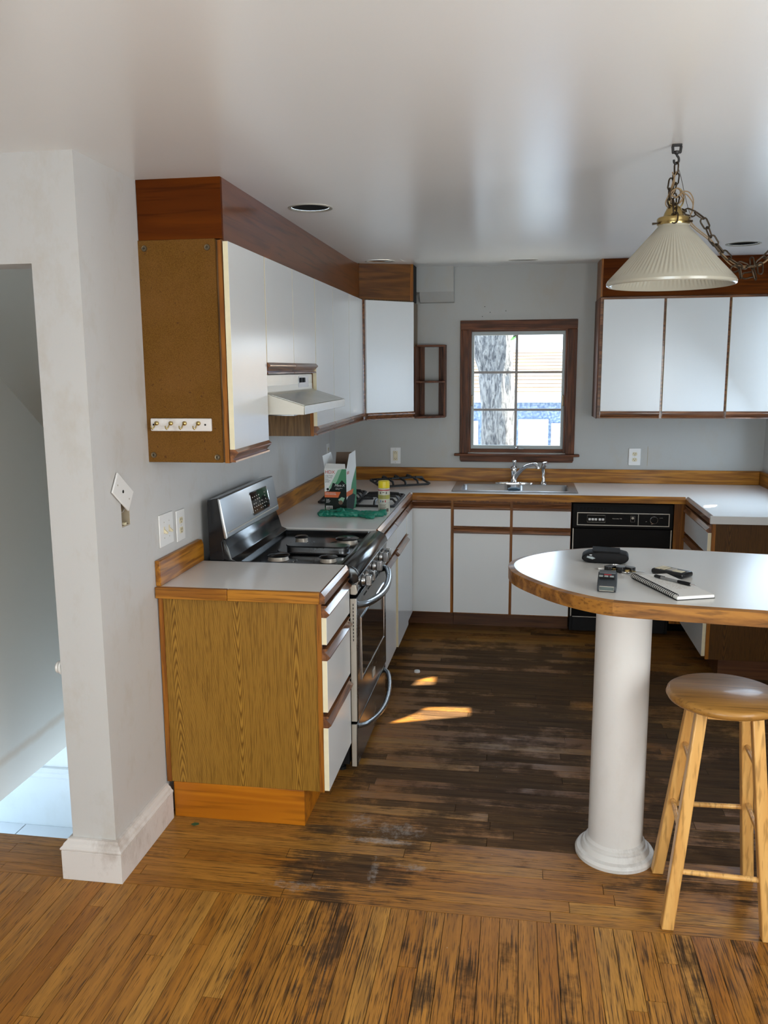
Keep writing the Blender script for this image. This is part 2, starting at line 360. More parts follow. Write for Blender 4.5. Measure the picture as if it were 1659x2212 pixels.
ORG = {}   # object -> (origin, uses_local_coordinates)
def thing(name, label, cat, loc=(0, 0, 0), rz=0, group=None, local=False, rot=None):
    o = bpy.data.objects.new(name, None); COL.objects.link(o); o.empty_display_size = .05
    o.location = loc; o.rotation_euler = rot or (0, 0, rz); o['label'] = label; o['category'] = cat
    if group: o['group'] = group
    ORG[o] = (Vector((0, 0, 0)) if local else Vector(loc)); return o
def part(name, mb, mats, parent, bevel=0, seg=2, smooth=35, label=None, kind=None):
    org = ORG[parent]; me = mb.mesh(name, mats, bevel, seg, smooth)
    if org.length: me.transform(Matrix.Translation(-org))
    o = bpy.data.objects.new(name, me); COL.objects.link(o); o.parent = parent; ORG[o] = org
    if label: o['label'] = label
    if kind: o['kind'] = kind
    return o
def solo(name, mb, mats, label=None, cat=None, kind=None, group=None, bevel=0, seg=2, smooth=35, loc=None, rz=0):
    me = mb.mesh(name, mats, bevel, seg, smooth)
    if loc is None:
        lo = [min(v.co[i] for v in me.vertices) for i in range(3)]; hi = [max(v.co[i] for v in me.vertices) for i in range(3)]
        org = Vector(((lo[0]+hi[0])/2, (lo[1]+hi[1])/2, lo[2])); me.transform(Matrix.Translation(-org)); o = bpy.data.objects.new(name, me); o.location = org; ORG[o] = org
    else: o = bpy.data.objects.new(name, me); o.location = loc; o.rotation_euler = (0, 0, rz); ORG[o] = Vector((0, 0, 0))
    COL.objects.link(o)
    for k, v in (('label', label), ('category', cat), ('kind', kind), ('group', group)):
        if v: o[k] = v
    return o
def copy_tree(o, parent=None):
    c = o.copy(); COL.objects.link(c); ORG[c] = ORG[o]
    if parent: c.parent = parent
    for ch in [x for x in o.children]: copy_tree(ch, c)
    return c
def text(body, size, parent, loc, rot, mt, align='LEFT', name='lettering', ext=.0002, shear=0):
    cu = bpy.data.curves.new(name, 'FONT'); cu.body = body; cu.size = size; cu.extrude = ext; cu.align_x = align; cu.shear = shear
    cu.materials.append(mt); o = bpy.data.objects.new(name, cu); COL.objects.link(o)
    TEXTS.append((o, parent, Vector(loc)-ORG[parent], rot)); return o
TEXTS = []

YB, XR, ZC, YP = 5.349, 2.929, 2.339, 1.81
def smooth01(t): t = max(0, min(1, t)); return t*t*(3-2*t)
def ceil_z(x, y): return 2.340+.046*smooth01((y-4.45)/.85)*(0.75+.25*max(0, min(1, x)))

# ------------------------------------------------------------------ setting: floor
def build_floor():
    fl = solo('floor', MB().box(-2.3, XR+.15, -1.85, 1.99, -.14, -.012).box(-.155, XR+.15, 1.99, YB+.15, -.14, -.012), 'sub', kind='structure', loc=(0, 0, 0))
    w = .0572; g = .0009; nb = 0
    def plank(x0, x1, y0, y1, mt, nm='plank'):
        h = random.uniform(-.0006, .0002)
        return part(nm, MB().box(x0+g, x1-g, y0+g, y1-g, -.012, h), mt, fl, smooth=0)
    # boards running away from the camera in the front room
    x = -.72; y1 = 1.79
    while x < XR-.01:
        xe = min(x+w, XR); ys = [1.02]
        j = random.uniform(1.1, 2.6)
        if j < 1.70: ys.append(j)
        ys.append(y1)
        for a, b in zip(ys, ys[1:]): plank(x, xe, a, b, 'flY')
        x += w
    # boards running across, from the seam to the sink wall
    y = y1; r = 0
    while y < 4.93:
        ye = min(y+w, 4.93); x0 = .0 if y > YP+.19 else -1.02
        xs = [x0]; q = x0+random.uniform(.35, 1.25)
        while q < XR-.35: xs.append(q); q += random.uniform(.75, 1.45)
        xs.append(XR)
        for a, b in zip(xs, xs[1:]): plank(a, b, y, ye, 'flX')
        y += w; r += 1
    # the rest of the floor, outside the picture
    mb = MB(); x = -2.3
    while x < XR-.01:
        xe = min(x+w, XR); y0 = -1.85
        for q in (-.9+random.uniform(-.3, .3), .2+random.uniform(-.4, .4), 1.02): mb.box(x+g, xe-g, y0+g, q-g, -.012, 0); y0 = q
        if xe < -.72: mb.box(x+g, xe-g, 1.02+g, 1.79-g, -.012, 0)
        x += w
    part('plank_field', mb, 'flY', fl, smooth=0, kind='stuff')
build_floor()

# ------------------------------------------------------------------ setting: ceiling with four can openings
LIGHTS = [(.463, 2.837), (.458, 4.60), (1.314, 4.90), (2.461, 4.25)]
def build_ceiling():
    S = .14; RH = .083
    xs = sorted({-2.3, -1, 0, .15, XR+.1}|{l[0]+s*S for l in LIGHTS for s in (-1, 1)})
    ys = sorted({-1.85, -1, .5, 1.8, YB+.15, YB}|{l[1]+s*S for l in LIGHTS for s in (-1, 1)}|{4.45+.1*i for i in range(9)})
    mb = MB()
    for a, b in zip(xs, xs[1:]):
        for c, d in zip(ys, ys[1:]):
            mx, my = (a+b)/2, (c+d)/2
            if any(abs(mx-l[0]) < S and abs(my-l[1]) < S for l in LIGHTS): continue
            mb.add([(q[0], q[1], ceil_z(*q)) for q in ((a, c), (b, c), (b, d), (a, d))], [(3, 2, 1, 0)])
    for lx, ly in LIGHTS:
        n = 32; vs = []
        for i in range(n):
            an = 2*math.pi*i/n; ca, sa = math.cos(an), math.sin(an); k = S/max(abs(ca), abs(sa))
            for rr in (k, RH): q = (lx+ca*rr, ly+sa*rr); vs.append((q[0], q[1], ceil_z(*q)))
        mb.add(vs, [(2*i, 2*i+1, 2*((i+1) % n)+1, 2*((i+1) % n)) for i in range(n)])
    solo('ceiling', mb, 'ceil', kind='structure', loc=(0, 0, 0), smooth=20)
    desc = ['empty black recessed ceiling light above the range', 'empty black recessed light hole near the corner wall cabinet', 'empty black recessed light hole in front of the window', 'empty black recessed light hole behind the hanging chain']
    for (lx, ly), lb in zip(LIGHTS, desc):
        z = ceil_z(lx, ly); dz = (ceil_z(lx, ly+.09)-ceil_z(lx, ly-.09))/.18
        t = thing('recessed_light', lb, 'ceiling light', (lx, ly, z), group='recessed ceiling lights', rot=(math.atan(dz), 0, 0), local=True)
        part('trim_ring', MB().open_lathe([(.0905, -.0003), (.089, -.003), (.080, -.003), (.077, .003)], seg=40), 'canring', t, label='dull metal trim ring')
        part('can', MB().open_lathe([(.0768, .0032), (.074, .03), (.074, .15), (0.0001, .151)], seg=32), 'void', t)
build_ceiling()

# ------------------------------------------------------------------ setting: walls
def wall_with_hole(name, axis, c0, c1, a0, a1, z0, z1, hole, mt='wall'):
    mb = MB(); h0, h1, hz0, hz1 = hole
    for a, b, c, d in ((a0, h0, z0, z1), (h1, a1, z0, z1), (h0, h1, z0, hz0), (h0, h1, hz1, z1)):
        if b-a > 1e-4 and d-c > 1e-4:
            if axis == 'y': mb.box(a, b, c0, c1, c, d)
            else: mb.box(c0, c1, a, b, c, d)
    return solo(name, mb, mt, kind='structure', loc=(0, 0, 0), smooth=0)
WIN = (.957, 1.627, 1.115, 1.972)
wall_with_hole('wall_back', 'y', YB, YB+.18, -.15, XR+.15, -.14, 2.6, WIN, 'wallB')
wall_with_hole('wall_right', 'x', XR, XR+.15, -1.85, YB, -.14, 2.6, (4.05, 4.95, 1.15, 2.12))
wall_with_hole('wall_rear', 'y', -1.85, -1.7, -2.3, XR, -.14, 2.6, (.2, 1.6, .85, 1.6))
part('paint_drip', MB().box(2.178, 2.182, YB-.0009, YB-.0001, 1.035, 1.168), plain('old_drip', (.42, .36, .26), .6), bpy.data.objects['wall_back'], smooth=0)
solo('wall_outer_left', MB().box(-2.45, -2.3, -1.85, YP, -.14, 2.6), 'wall', kind='structure', loc=(0, 0, 0), smooth=0)
# left kitchen wall with the square hole of an empty switch box, and its painted end (the pier)
HB = (1.985, 2.048, 1.178, 1.290)
def build_left_wall():
    mb = MB()
    for y0, y1, z0, z1 in ((YP, HB[0], -.14, 2.6), (HB[1], YB, -.14, 2.6), (HB[0], HB[1], -.14, HB[2]), (HB[0], HB[1], HB[3], 2.6)): mb.box(-.155, 0, y0, y1, z0, z1)
    mb.box(-.155, -.06, HB[0], HB[1], HB[2], HB[3])
    solo('wall_left', mb, 'wall', kind='structure', loc=(0, 0, 0), smooth=0)
    # wall above and left of the stair opening
    m2 = MB().box(-1.02, -.155, YP, YP+.12, 2.02, 2.6).box(-2.3, -1.02, YP, YP+.12, -.14, 2.6)
    solo('wall_stair_opening', m2, 'wall', kind='structure', loc=(0, 0, 0), smooth=0)
build_left_wall()
# baseboard around the pier
def build_baseboard():
    def sweep(pr):
        n = len(pr); vs = []
        for f in (lambda o: (-.157-o, YP+.1), lambda o: (-.157-o, YP-.001-o), lambda o: (.001+o, YP-.001-o), lambda o: (.001+o, 2.215)):
            vs += [(*f(o), z) for o, z in pr]
        return MB().add(vs, [(k*n+i, k*n+(i+1) % n, (k+1)*n+(i+1) % n, (k+1)*n+i) for k in range(3) for i in range(n)]+[list(range(n)), list(range(3*n, 4*n))])
    b = solo('baseboard_left', sweep([(0, 0), (.027, 0), (.028, .002), (.028, .103), (.026, .105), (0, .105)]), 'base', kind='structure', loc=(0, 0, 0), smooth=0)
    part('cap_moulding', sweep([(.0, .1052), (.027, .1052), (.031, .109), (.031, .114), (.024, .120), (.021, .128), (.013, .134), (.011, .141), (.0, .142)]), 'base', b, smooth=0)
build_baseboard()
# stairwell behind the opening
def build_stairwell():
    solo('wall_stairwell_far', MB().box(-1.75, -.155, 2.9, 3.0, -.7, 2.6), 'wall2', kind='structure', loc=(0, 0, 0), smooth=0)
    solo('wall_stairwell_left', MB().box(-1.75, -1.65, YP+.12, 2.9, -.7, 2.6), 'wall2', kind='structure', loc=(0, 0, 0), smooth=0)
    kn = MB().prism([(1.985, .136), (2.895, .136), (2.895, 1.155), (1.985, 1.85)], 'x', -.62, -.55)
    solo('added_light_stop', MB().box(-1.65, -.621, 2.0, 2.899, .14, .19), 'wall3', kind='structure', loc=(0, 0, 0), smooth=0)  # hidden slab added to stop the landing light spilling upward
    solo('trim_12', MB().box(-1.65, -.157, 2.88, 2.899, .20, 2.45), 'wall3', kind='structure', loc=(0, 0, 0), smooth=0)
    solo('wall_stair_knee', kn, 'wall3', kind='structure', loc=(0, 0, 0), smooth=0)
    solo('trim_4', MB().prism([(2.899, -.245), (2.885, -.245), (2.878, -.232), (2.884, -.22), (2.874, -.205), (2.884, -.19), (2.899, -.188)], 'x', -1.65, -.156), 'wall2', kind='structure', loc=(0, 0, 0))
    fl = solo('floor_landing', MB().box(-1.65, -.155, 2.0, 2.9, -.62, -.512), 'grout', kind='structure', loc=(0, 0, 0), smooth=0)
    for i in range(5):
        for j in range(3):
            x0 = -1.65+.30*i-.0; y0 = 2.0+.30*j
            part('tile', MB().box(x0+.002, x0+.298, y0+.002, y0+.298, -.515, -.5+random.uniform(-.0008, .0004)), 'tile', fl, bevel=.001, seg=1)
    solo('trim_5', MB().box(-1.65, -.157, 1.992, 2.0, -.62, -.016), 'wall2', kind='structure', loc=(0, 0, 0), smooth=0)
    k = thing('door_knob', 'white round knob peeping past the stair opening jamb', 'knob', (-.157, YP+.1, .735))
    part('rose', MB().lathe([(.024, -.0005), (.024, -.006), (.012, -.010)], (-.157, YP+.02, .735), 20, axis='x'), 'plate', k)
    part('ball', MB().lathe([(.012, -.0102), (.018, -.013), (.020, -.018), (.016, -.023), (.006, -.026)], (-.157, YP+.02, .735), 20, axis='x'), 'plate', k)
build_stairwell()
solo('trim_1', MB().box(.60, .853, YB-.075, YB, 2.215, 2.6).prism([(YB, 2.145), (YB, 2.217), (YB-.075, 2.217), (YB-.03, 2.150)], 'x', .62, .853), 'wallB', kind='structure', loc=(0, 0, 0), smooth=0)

# ------------------------------------------------------------------ cabinet helpers
# a face is (axis, sign): the doors of a run look along it; o = how far out from the carcass plane f
def fpt(face, f, o, a, z):
    ax, s = face
    return (f+s*o, a, z) if ax == 'x' else (a, f+s*o, z)
def slab(face, f, a0, a1, z0, z1, o0=0, o1=.019, mb=None):
    mb = mb or MB(); p, q = fpt(face, f, o0, a0, z0), fpt(face, f, o1, a1, z1)
    return mb.box(min(p[0], q[0]), max(p[0], q[0]), min(p[1], q[1]), max(p[1], q[1]), z0, z1)
def rail(face, f, a0, a1, z, up=True, h=.045, mb=None):
    """oak finger pull: lip, cove and a bevelled nose, along a face"""
    pr = [(0, 0), (.019, 0), (.030, .010), (.030, .014), (.014, .029), (.010, .034), (.020, .039), (.021, .045), (0, .045)]
    if not up: pr = [(o, .045-q) for o, q in pr][::-1]
    ax, s = face; k = h/.045
    pts = [(f+s*o, z+q*k) for o, q in pr]
    return (mb or MB()).prism(pts, 'y' if ax == 'x' else 'x', a0, a1)
def front(name, root, face, f, a0, a1, z0, z1, pull='top', ph=.045, gap=.002):
    """door or drawer front in white laminate with cream edges and an oak pull rail"""
    zz0, zz1 = (z0, z1-ph) if pull == 'top' else (z0+ph, z1) if pull == 'bottom' else (z0, z1)
    mb = slab(face, f, a0+gap, a1-gap, zz0, zz1)
    ax, s = face; o = part(name, mb, ['white', 'cream'], root, bevel=.0006, seg=1, smooth=0)
    i = 0 if ax == 'x' else 1
    for pl in o.data.polygons: pl.material_index = 0 if pl.normal[i]*s > .7 else 1
    if pull: part('pull_rail', rail(face, f, a0+gap, a1-gap, z1-ph if pull == 'top' else z0, pull == 'top', ph), 'pullY' if ax == 'x' else 'pullX', o, label='brown oak finger pull', smooth=25)
    return o

# ------------------------------------------------------------------ base cabinets
FX, FY, FP = .622, YB-.603, 2.345      # carcass fronts: left run, sink run, peninsula
def end_cabinet():
    t = thing('drawer_cabinet', 'wood grain end cabinet with three white drawers at the near end of the counter', 'cabinet', (.31, 2.44, 0))
    part('carcass', MB().box(.004, .602, 2.240, 2.652, .145, .868), 'sidewood', t)
    part('side_panel', MB().box(.022, .604, 2.232, 2.240, .143, .868), 'panel', t, label='oak print side panel with arched grain')
    part('stile', MB().box(.004, .0215, 2.229, 2.2395, .143, .868), 'oakZ', t)
    part('stile', MB().box(.6045, .6215, 2.228, 2.2405, .142, .868), 'oakZ', t)
    part('stile', MB().box(.6025, .6215, 2.243, 2.650, .142, .868), 'void', t)
    part('toe_kick', MB().box(.028, .543, 2.231, 2.652, 0, .142), 'kick', t, bevel=.0015)
    for z0, z1 in ((.716, .862), (.458, .700), (.150, .442)): front('drawer', t, ('x', 1), FX, 2.226, 2.648, z0, z1)
end_cabinet()
def left_cabinet():
    t = thing('base_cabinet', 'narrow white base cabinet doors with drawers between the range and the corner', 'cabinet', (.31, 4.1, 0))
    part('carcass', MB().box(.004, .602, 3.436, YB-.01, .11, .868), 'sidewood', t)
    part('face_frame', MB().box(.6025, .6215, 3.436, FY-.004, .11, .868), 'pullY', t)
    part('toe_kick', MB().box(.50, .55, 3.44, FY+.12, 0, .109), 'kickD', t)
    front('drawer', t, ('x', 1), FX, 3.440, 3.975, .705, .862); front('door', t, ('x', 1), FX, 3.440, 3.972, .125, .690)
    front('drawer', t, ('x', 1), FX, 3.980, 4.432, .708, .862)
    front('door', t, ('x', 1), FX+.010, 3.982, 4.428, .125, .700)
    front('door', t, ('x', 1), FX, 4.44, FY-.034, .125, .862)
left_cabinet()
def corner_cabinet():
    t = thing('base_cabinet', 'white corner base cabinet with one tall plain door left of the sink', 'cabinet', (.78, YB-.3, 0))
    part('carcass', MB().box(.606, .896, FY+.020, YB-.01, .115, .868), 'sidewood', t)
    part('face_frame', MB().box(.625, .900, FY+.0005, FY+.0195, .118, .868), 'oakZ', t)
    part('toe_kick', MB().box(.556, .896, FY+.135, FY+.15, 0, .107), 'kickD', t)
    front('door', t, ('y', -1), FY, .632, .889, .126, .862, ph=.050)
corner_cabinet()
def sink_cabinet():
    t = thing('sink_cabinet', 'white sink cabinet with two drawer fronts over two doors below the window', 'cabinet', (1.27, YB-.3, 0))
    part('carcass', MB().box(.900, 1.638, FY+.020, YB-.01, .115, .700), 'sidewood', t)
    part('face_frame', MB().box(.901, 1.645, FY+.0005, FY+.0195, .118, .868), 'oakZ', t)
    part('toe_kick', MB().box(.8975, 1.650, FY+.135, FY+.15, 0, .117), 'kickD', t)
    for a, b in ((.905, 1.266), (1.279, 1.643)):
        front('drawer', t, ('y', -1), FY, a, b, .703, .858, ph=.048); front('door', t, ('y', -1), FY, a, b, .128, .696, ph=.042)
sink_cabinet()
def filler():
    solo('filler_post', MB().box(2.268, 2.338, FY+.003, FY+.022, 0.10, .868), 'oakZ', 'upright oak filler board between dishwasher and right-hand drawers', 'filler board')
filler()
def peninsula():
    t = thing('drawer_cabinet', 'right-hand cabinet with white drawers facing left and a dark wood grain end', 'cabinet', (2.64, 4.4, 0))
    part('carcass', MB().box(FP+.0195, XR-.005, 4.066, FY-.004, .11, .868), 'sidewood', t)
    part('end_panel', MB().box(FP+.020, XR-.005, 4.058, 4.0655, .11, .868), 'panelD', t, label='dark wood grain end panel')
    part('stile', MB().box(FP+.0005, FP+.019, 4.056, FY-.005, .11, .868), 'oakZ', t)
    part('toe_kick', MB().box(FP+.075, XR-.005, 4.075, FY-.005, 0, .109), 'kickD', t)
    for z0, z1 in ((.702, .862), (.425, .685), (.125, .410)): front('drawer', t, ('x', -1), FP, 4.062, FY-.03, z0, z1)
peninsula()

# ------------------------------------------------------------------ worktops
EDGE = [(0, .872), (.019, .872), (.019, .899), (.006, .914), (0, .914)]
def end_worktop():
    t = thing('worktop', 'short pale laminate worktop with oak edge on the near end cabinet', 'worktop', (.31, 2.44, .872))
    part('slab', MB().box(-.0, .6195, 2.226, 2.655, .8725, .914), 'top', t)
    part('edge_trim', MB().prism([(.62+o, z) for o, z in EDGE], 'y', 2.214, 2.656), 'pullY', t, smooth=0)
    e = MB().box(.003, .2775, 2.207, 2.2255, .872, .9145); part('edge_trim', e, 'oakX', t, bevel=.002, seg=1)
    part('edge_trim', MB().box(.2785, .6195, 2.207, 2.2255, .872, .9145), 'oakX', t, bevel=.002, seg=1)
    part('backsplash', MB().prism([(2.222, .9146), (2.662, .9146), (2.662, .985), (2.645, 1.008), (2.222, 1.010)], 'x', .001, .021), 'oakY', t, bevel=.003)
end_worktop()
SKX, SKY = (.912, 1.660), (4.835, 5.265)
def main_worktop():
    t = thing('worktop', 'long pale laminate worktop running along sink wall and around both corners', 'worktop', (1.46, YB-.3, .872))
    fy = YB-.6205; px = 2.333
    s = MB().box(.001, .6195, 3.438, YB-.001, .8725, .914)
    for a, b, c, d in ((.6195, SKX[0], fy, YB-.001), (SKX[1], px+.012, fy, YB-.001), (SKX[0], SKX[1], fy, SKY[0]), (SKX[0], SKX[1], SKY[1], YB-.001)): s.box(a, b, c, d, .8725, .914)
    s.box(px+.012, XR-.001, 4.046, YB-.001, .8725, .914)
    part('slab', s, 'top', t, smooth=0)
    part('edge_trim', MB().prism([(.62+o, z) for o, z in EDGE], 'y', 3.439, fy-.0), 'pullY', t, smooth=0)
    part('edge_trim', MB().prism([(fy-o, z) for o, z in EDGE], 'x', .640, px-.008), 'oakX', t, smooth=0)
    part('edge_trim', MB().prism([(px+.0115-o, z) for o, z in EDGE], 'y', 4.046, fy), 'pullY', t, smooth=0)
    part('end_strip', MB().box(px-.004, XR-.001, 4.036, 4.0455, .871, .9135), 'white', t, label='white laminate end strip')
    part('backsplash', MB().box(.0225, XR-.022, YB-.021, YB-.001, .9145, 1.008), 'oakX', t, bevel=.003)
    part('backsplash', MB().box(.001, .0215, 3.45, YB-.001, .9145, 1.008), 'oakY', t, bevel=.003)
    part('backsplash', MB().box(XR-.0215, XR-.001, 4.06, YB-.001, .9145, 1.008), 'oakY', t, bevel=.003)
main_worktop()

# ------------------------------------------------------------------ sink, faucet, sprayer, sponge
def sink():
    t = thing('kitchen_sink', 'stainless steel double bowl sink below the window', 'sink', (1.285, 5.05, .914))
    X0, X1, Y0, Y1 = .888, 1.684, 4.806, 5.292
    rim = MB(); zt = .9185
    bowls = [(.935, 1.262, 4.856, 5.165), (1.308, 1.640, 4.856, 5.165)]
    xs = [X0, .935, 1.262, 1.308, 1.640, X1]; ys = [Y0, 4.856, 5.165, Y1]
    for i in range(5):
        for j in range(3):
            if j == 1 and i in (1, 3): continue
            rim.add([(x, y, zt) for x, y in ((xs[i], ys[j]), (xs[i+1], ys[j]), (xs[i+1], ys[j+1]), (xs[i], ys[j+1]))], [(0, 1, 2, 3)])
    for (x0, y0, x1, y1) in ((X0, Y0, X1, Y0), (X1, Y0, X1, Y1), (X1, Y1, X0, Y1), (X0, Y1, X0, Y0)):
        dx, dy = (0, -.006) if y0 == y1 == Y0 else (0, .006) if y0 == y1 else (.006, 0) if x0 == X1 else (-.006, 0)
        rim.add([(x0, y0, zt), (x1, y1, zt), (x1+dx, y1+dy, .9145), (x0+dx, y0+dy, .9145)], [(0, 1, 2, 3)])
    part('rim', rim, 'steelX', t)
    for x0, x1, y0, y1 in bowls:
        mb = MB(); rings = []
        for k, (ins, z) in enumerate(((0, zt), (.006, .912), (.010, .80), (.022, .765), (.05, .757))):
            pts = []; rr = .045
            for cx, cy, a0 in ((x1-rr, y1-rr, 0), (x0+rr, y1-rr, 90), (x0+rr, y0+rr, 180), (x1-rr, y0+rr, 270)):
                for q in range(6):
                    a = R(a0+q*18); pts.append((cx+(rr-ins)*math.cos(a), cy+(rr-ins)*math.sin(a), z))
            rings.append(pts)
        n = len(rings[0]); vs = [p for r_ in rings for p in r_]
        fs = [(j*n+i, j*n+(i+1) % n, (j+1)*n+(i+1) % n, (j+1)*n+i) for j in range(4) for i in range(n)]+[[4*n+i for i in range(n)]]
        mb.add(vs, fs)
        for cx, cy, a0 in ((x1, y1, 0), (x0, y1, 90), (x0, y0, 180), (x1, y0, 270)):     # corner webs of the rim
            sx, sy = (1 if cx == x1 else -1), (1 if cy == y1 else -1); c0 = (cx-sx*.045, cy-sy*.045)
            arc = [(c0[0]+.045*math.cos(R(a0+q*18)), c0[1]+.045*math.sin(R(a0+q*18)), zt) for q in range(6)]
            mb.add([(cx, cy, zt)]+arc, [(0, q+1, q+2) for q in range(5)])
        b = part('bowl', mb, 'steelX', t, smooth=50)
        part('drain', MB().lathe([(.040, .7585), (.042, .761), (.030, .762), (.001, .760)], ((x0+x1)/2, (y0+y1)/2, 0), 24), 'chrome', b)
    f = thing('faucet', 'chrome single lever faucet with curved spout at the back of the sink', 'faucet', (1.281, 5.215, .9185))
    part('deck_plate', MB().lathe([(.13, .9187), (.128, .924), (.10, .930), (.001, .931)], (1.281, 5.215, 0), 36, sx=1, sy=.26), 'chrome', f)
    part('body', MB().lathe([(.026, .931), (.024, .94), (.021, .96), (.022, 1.0), (.025, 1.018), (.021, 1.03), (.017, 1.036), (.001, 1.038)], (1.279, 5.215, 0), 28), 'chrome', f)
    part('lever', MB().lathe([(.010, 1.036), (.011, 1.046), (.014, 1.060), (.017, 1.074), (.015, 1.079), (.001, 1.080)], (1.281, 5.218, 0), 20), 'chrome', f)
    pth = [(1.285, 5.212, .955), (1.305, 5.198, .985), (1.335, 5.175, 1.022), (1.370, 5.15, 1.048), (1.405, 5.125, 1.060), (1.425, 5.11, 1.062), (1.437, 5.10, 1.052), (1.439, 5.098, 1.034)]
    part('spout', MB().tube(pth, [.017, .0155, .0135, .012, .0115, .0125, .0135, .013], 14), 'chrome', f, smooth=60)
    s = thing('sink_sprayer', 'small chrome side sprayer standing right of the faucet', 'sprayer', (1.482, 5.225, .9185))
    part('base', MB().lathe([(.025, .9187), (.024, .926), (.016, .934), (.013, .96), (.001, .961)], (1.482, 5.225, 0), 22), 'chrome', s)
    part('wand', MB().tube([(1.482, 5.225, .958), (1.480, 5.226, .99), (1.476, 5.224, 1.015), (1.478, 5.215, 1.042), (1.488, 5.20, 1.058), (1.502, 5.183, 1.058)], [.013, .012, .0135, .016, .018, .015], 14), 'chrome', s, smooth=60)
    sp = MB().prism([(1.246, .9195), (1.322, .9195), (1.326, .926), (1.30, .934), (1.262, .932), (1.242, .925)], 'y', 4.868, 4.93)
    solo('sponge_cloth', sp, plain('wet_blue_cloth', (.02, .06, .10), .6, var=.4, scale=60, bump=.4), 'dark blue cloth draped on the divider inside the sink', 'cloth', bevel=.003, seg=2)
sink()

# ------------------------------------------------------------------ dishwasher
def dishwasher():
    t = thing('dishwasher', 'black built-in dishwasher with dial and white buttons under the worktop', 'dishwasher', (1.957, YB-.3, 0))
    y = FY-.002; x0, x1 = 1.650, 2.263
    part('cabinet', MB().box(x0+.003, x1-.003, y+.012, YB-.03, .03, .866), 'blackm', t)
    part('console', MB().box(x0, x1, y-.014, y+.011, .705, .866), 'blackd', t, bevel=.006)
    p = part('control_panel', MB().box(x0+.035, x1-.030, y-.018, y-.0145, .730, .802), 'blackd', t)
    for a, b, c, d in ((x0+.030, x1-.025, .802, .807), (x0+.030, x1-.025, .725, .730), (x0+.030, x0+.035, .7305, .8015), (x1-.030, x1-.025, .7305, .8015)):
        part('trim_strip', MB().box(a, b, y-.020, y-.0145, c, d), 'edgegrey', p)
    part('panel_joint', MB().box(2.050, 2.053, y-.0192, y-.0182, .732, .800), 'edgegrey', p)
    part('dial', MB().lathe([(.022, -.000), (.021, -.010), (.001, -.011)], (2.145, y-.0182, .766), 26, axis='y').box(2.142, 2.148, y-.034, y-.029, .746, .786), 'blackd', p)
    part('dial_ring', MB().tube([(2.145+.0225*math.cos(a), y-.0195, .766+.0225*math.sin(a)) for a in [i*math.pi/12 for i in range(24)]], .0013, 6, True), 'chrome', p)
    part('button_frame', MB().tube([(a, y-.0187, c) for a, c in ((1.742, .746), (1.852, .746), (1.852, .790), (1.742, .790))], .0009, 4, True), 'edgegrey', p)
    for i, bx in enumerate((1.757, 1.776, 1.795, 1.819, 1.838)): part('button', MB().box(bx-.0075, bx+.0075, y-.022, y-.0182, .757, .771), 'plate', p, bevel=.0015)
    part('badge_frame', MB().tube([(a, y-.0187, c) for a, c in ((2.006, .752), (2.030, .752), (2.030, .788), (2.006, .788))], .0008, 4, True), 'edgegrey', p)
    part('badge', MB().lathe([(.008, 0), (.008, -.0012), (.001, -.0013)], (2.018, y-.0182, .776), 18, axis='y'), 'edgegrey', p)
    g = part('vent_grille', MB().box(x0+.028, x1-.03, y-.0165, y-.0145, .812, .848), 'blackm', t)
    for i in range(8): part('slat', MB().box(x0+.045+i*.021, x0+.060+i*.021, y-.0185, y-.0167, .824, .840), 'blackd', g)
    part('door_panel', MB().box(x0+.014, x1-.014, y-.004, y+.011, .130, .702), 'blackd', t, bevel=.002)
    for xx in (x0+.006, x1-.013): part('side_strip', MB().box(xx, xx+.006, y-.006, y+.011, .130, .702), 'edgegrey', t)
    part('lower_panel', MB().box(x0+.02, x1-.02, y+.0, y+.011, .035, .124), 'blackm', t, bevel=.002)
    part('lower_strip', MB().box(x0+.02, x1-.02, y-.004, y+.011, .1245, .1285), 'edgegrey', t)
    text('Potscrubber 700', .0085, p, (1.895, y-.0186, .768), (R(90), 0, 0), M_['edgegrey'])
    for i, (s_, sz, xx, zz) in enumerate((('NORMAL', .005, 2.178, .778), ('OFF', .005, 2.095, .754), ('RESET', .0045, 2.128, .739))): text(s_, sz, p, (xx, y-.0186, zz), (R(90), 0, 0), M_['edgegrey'])
dishwasher()

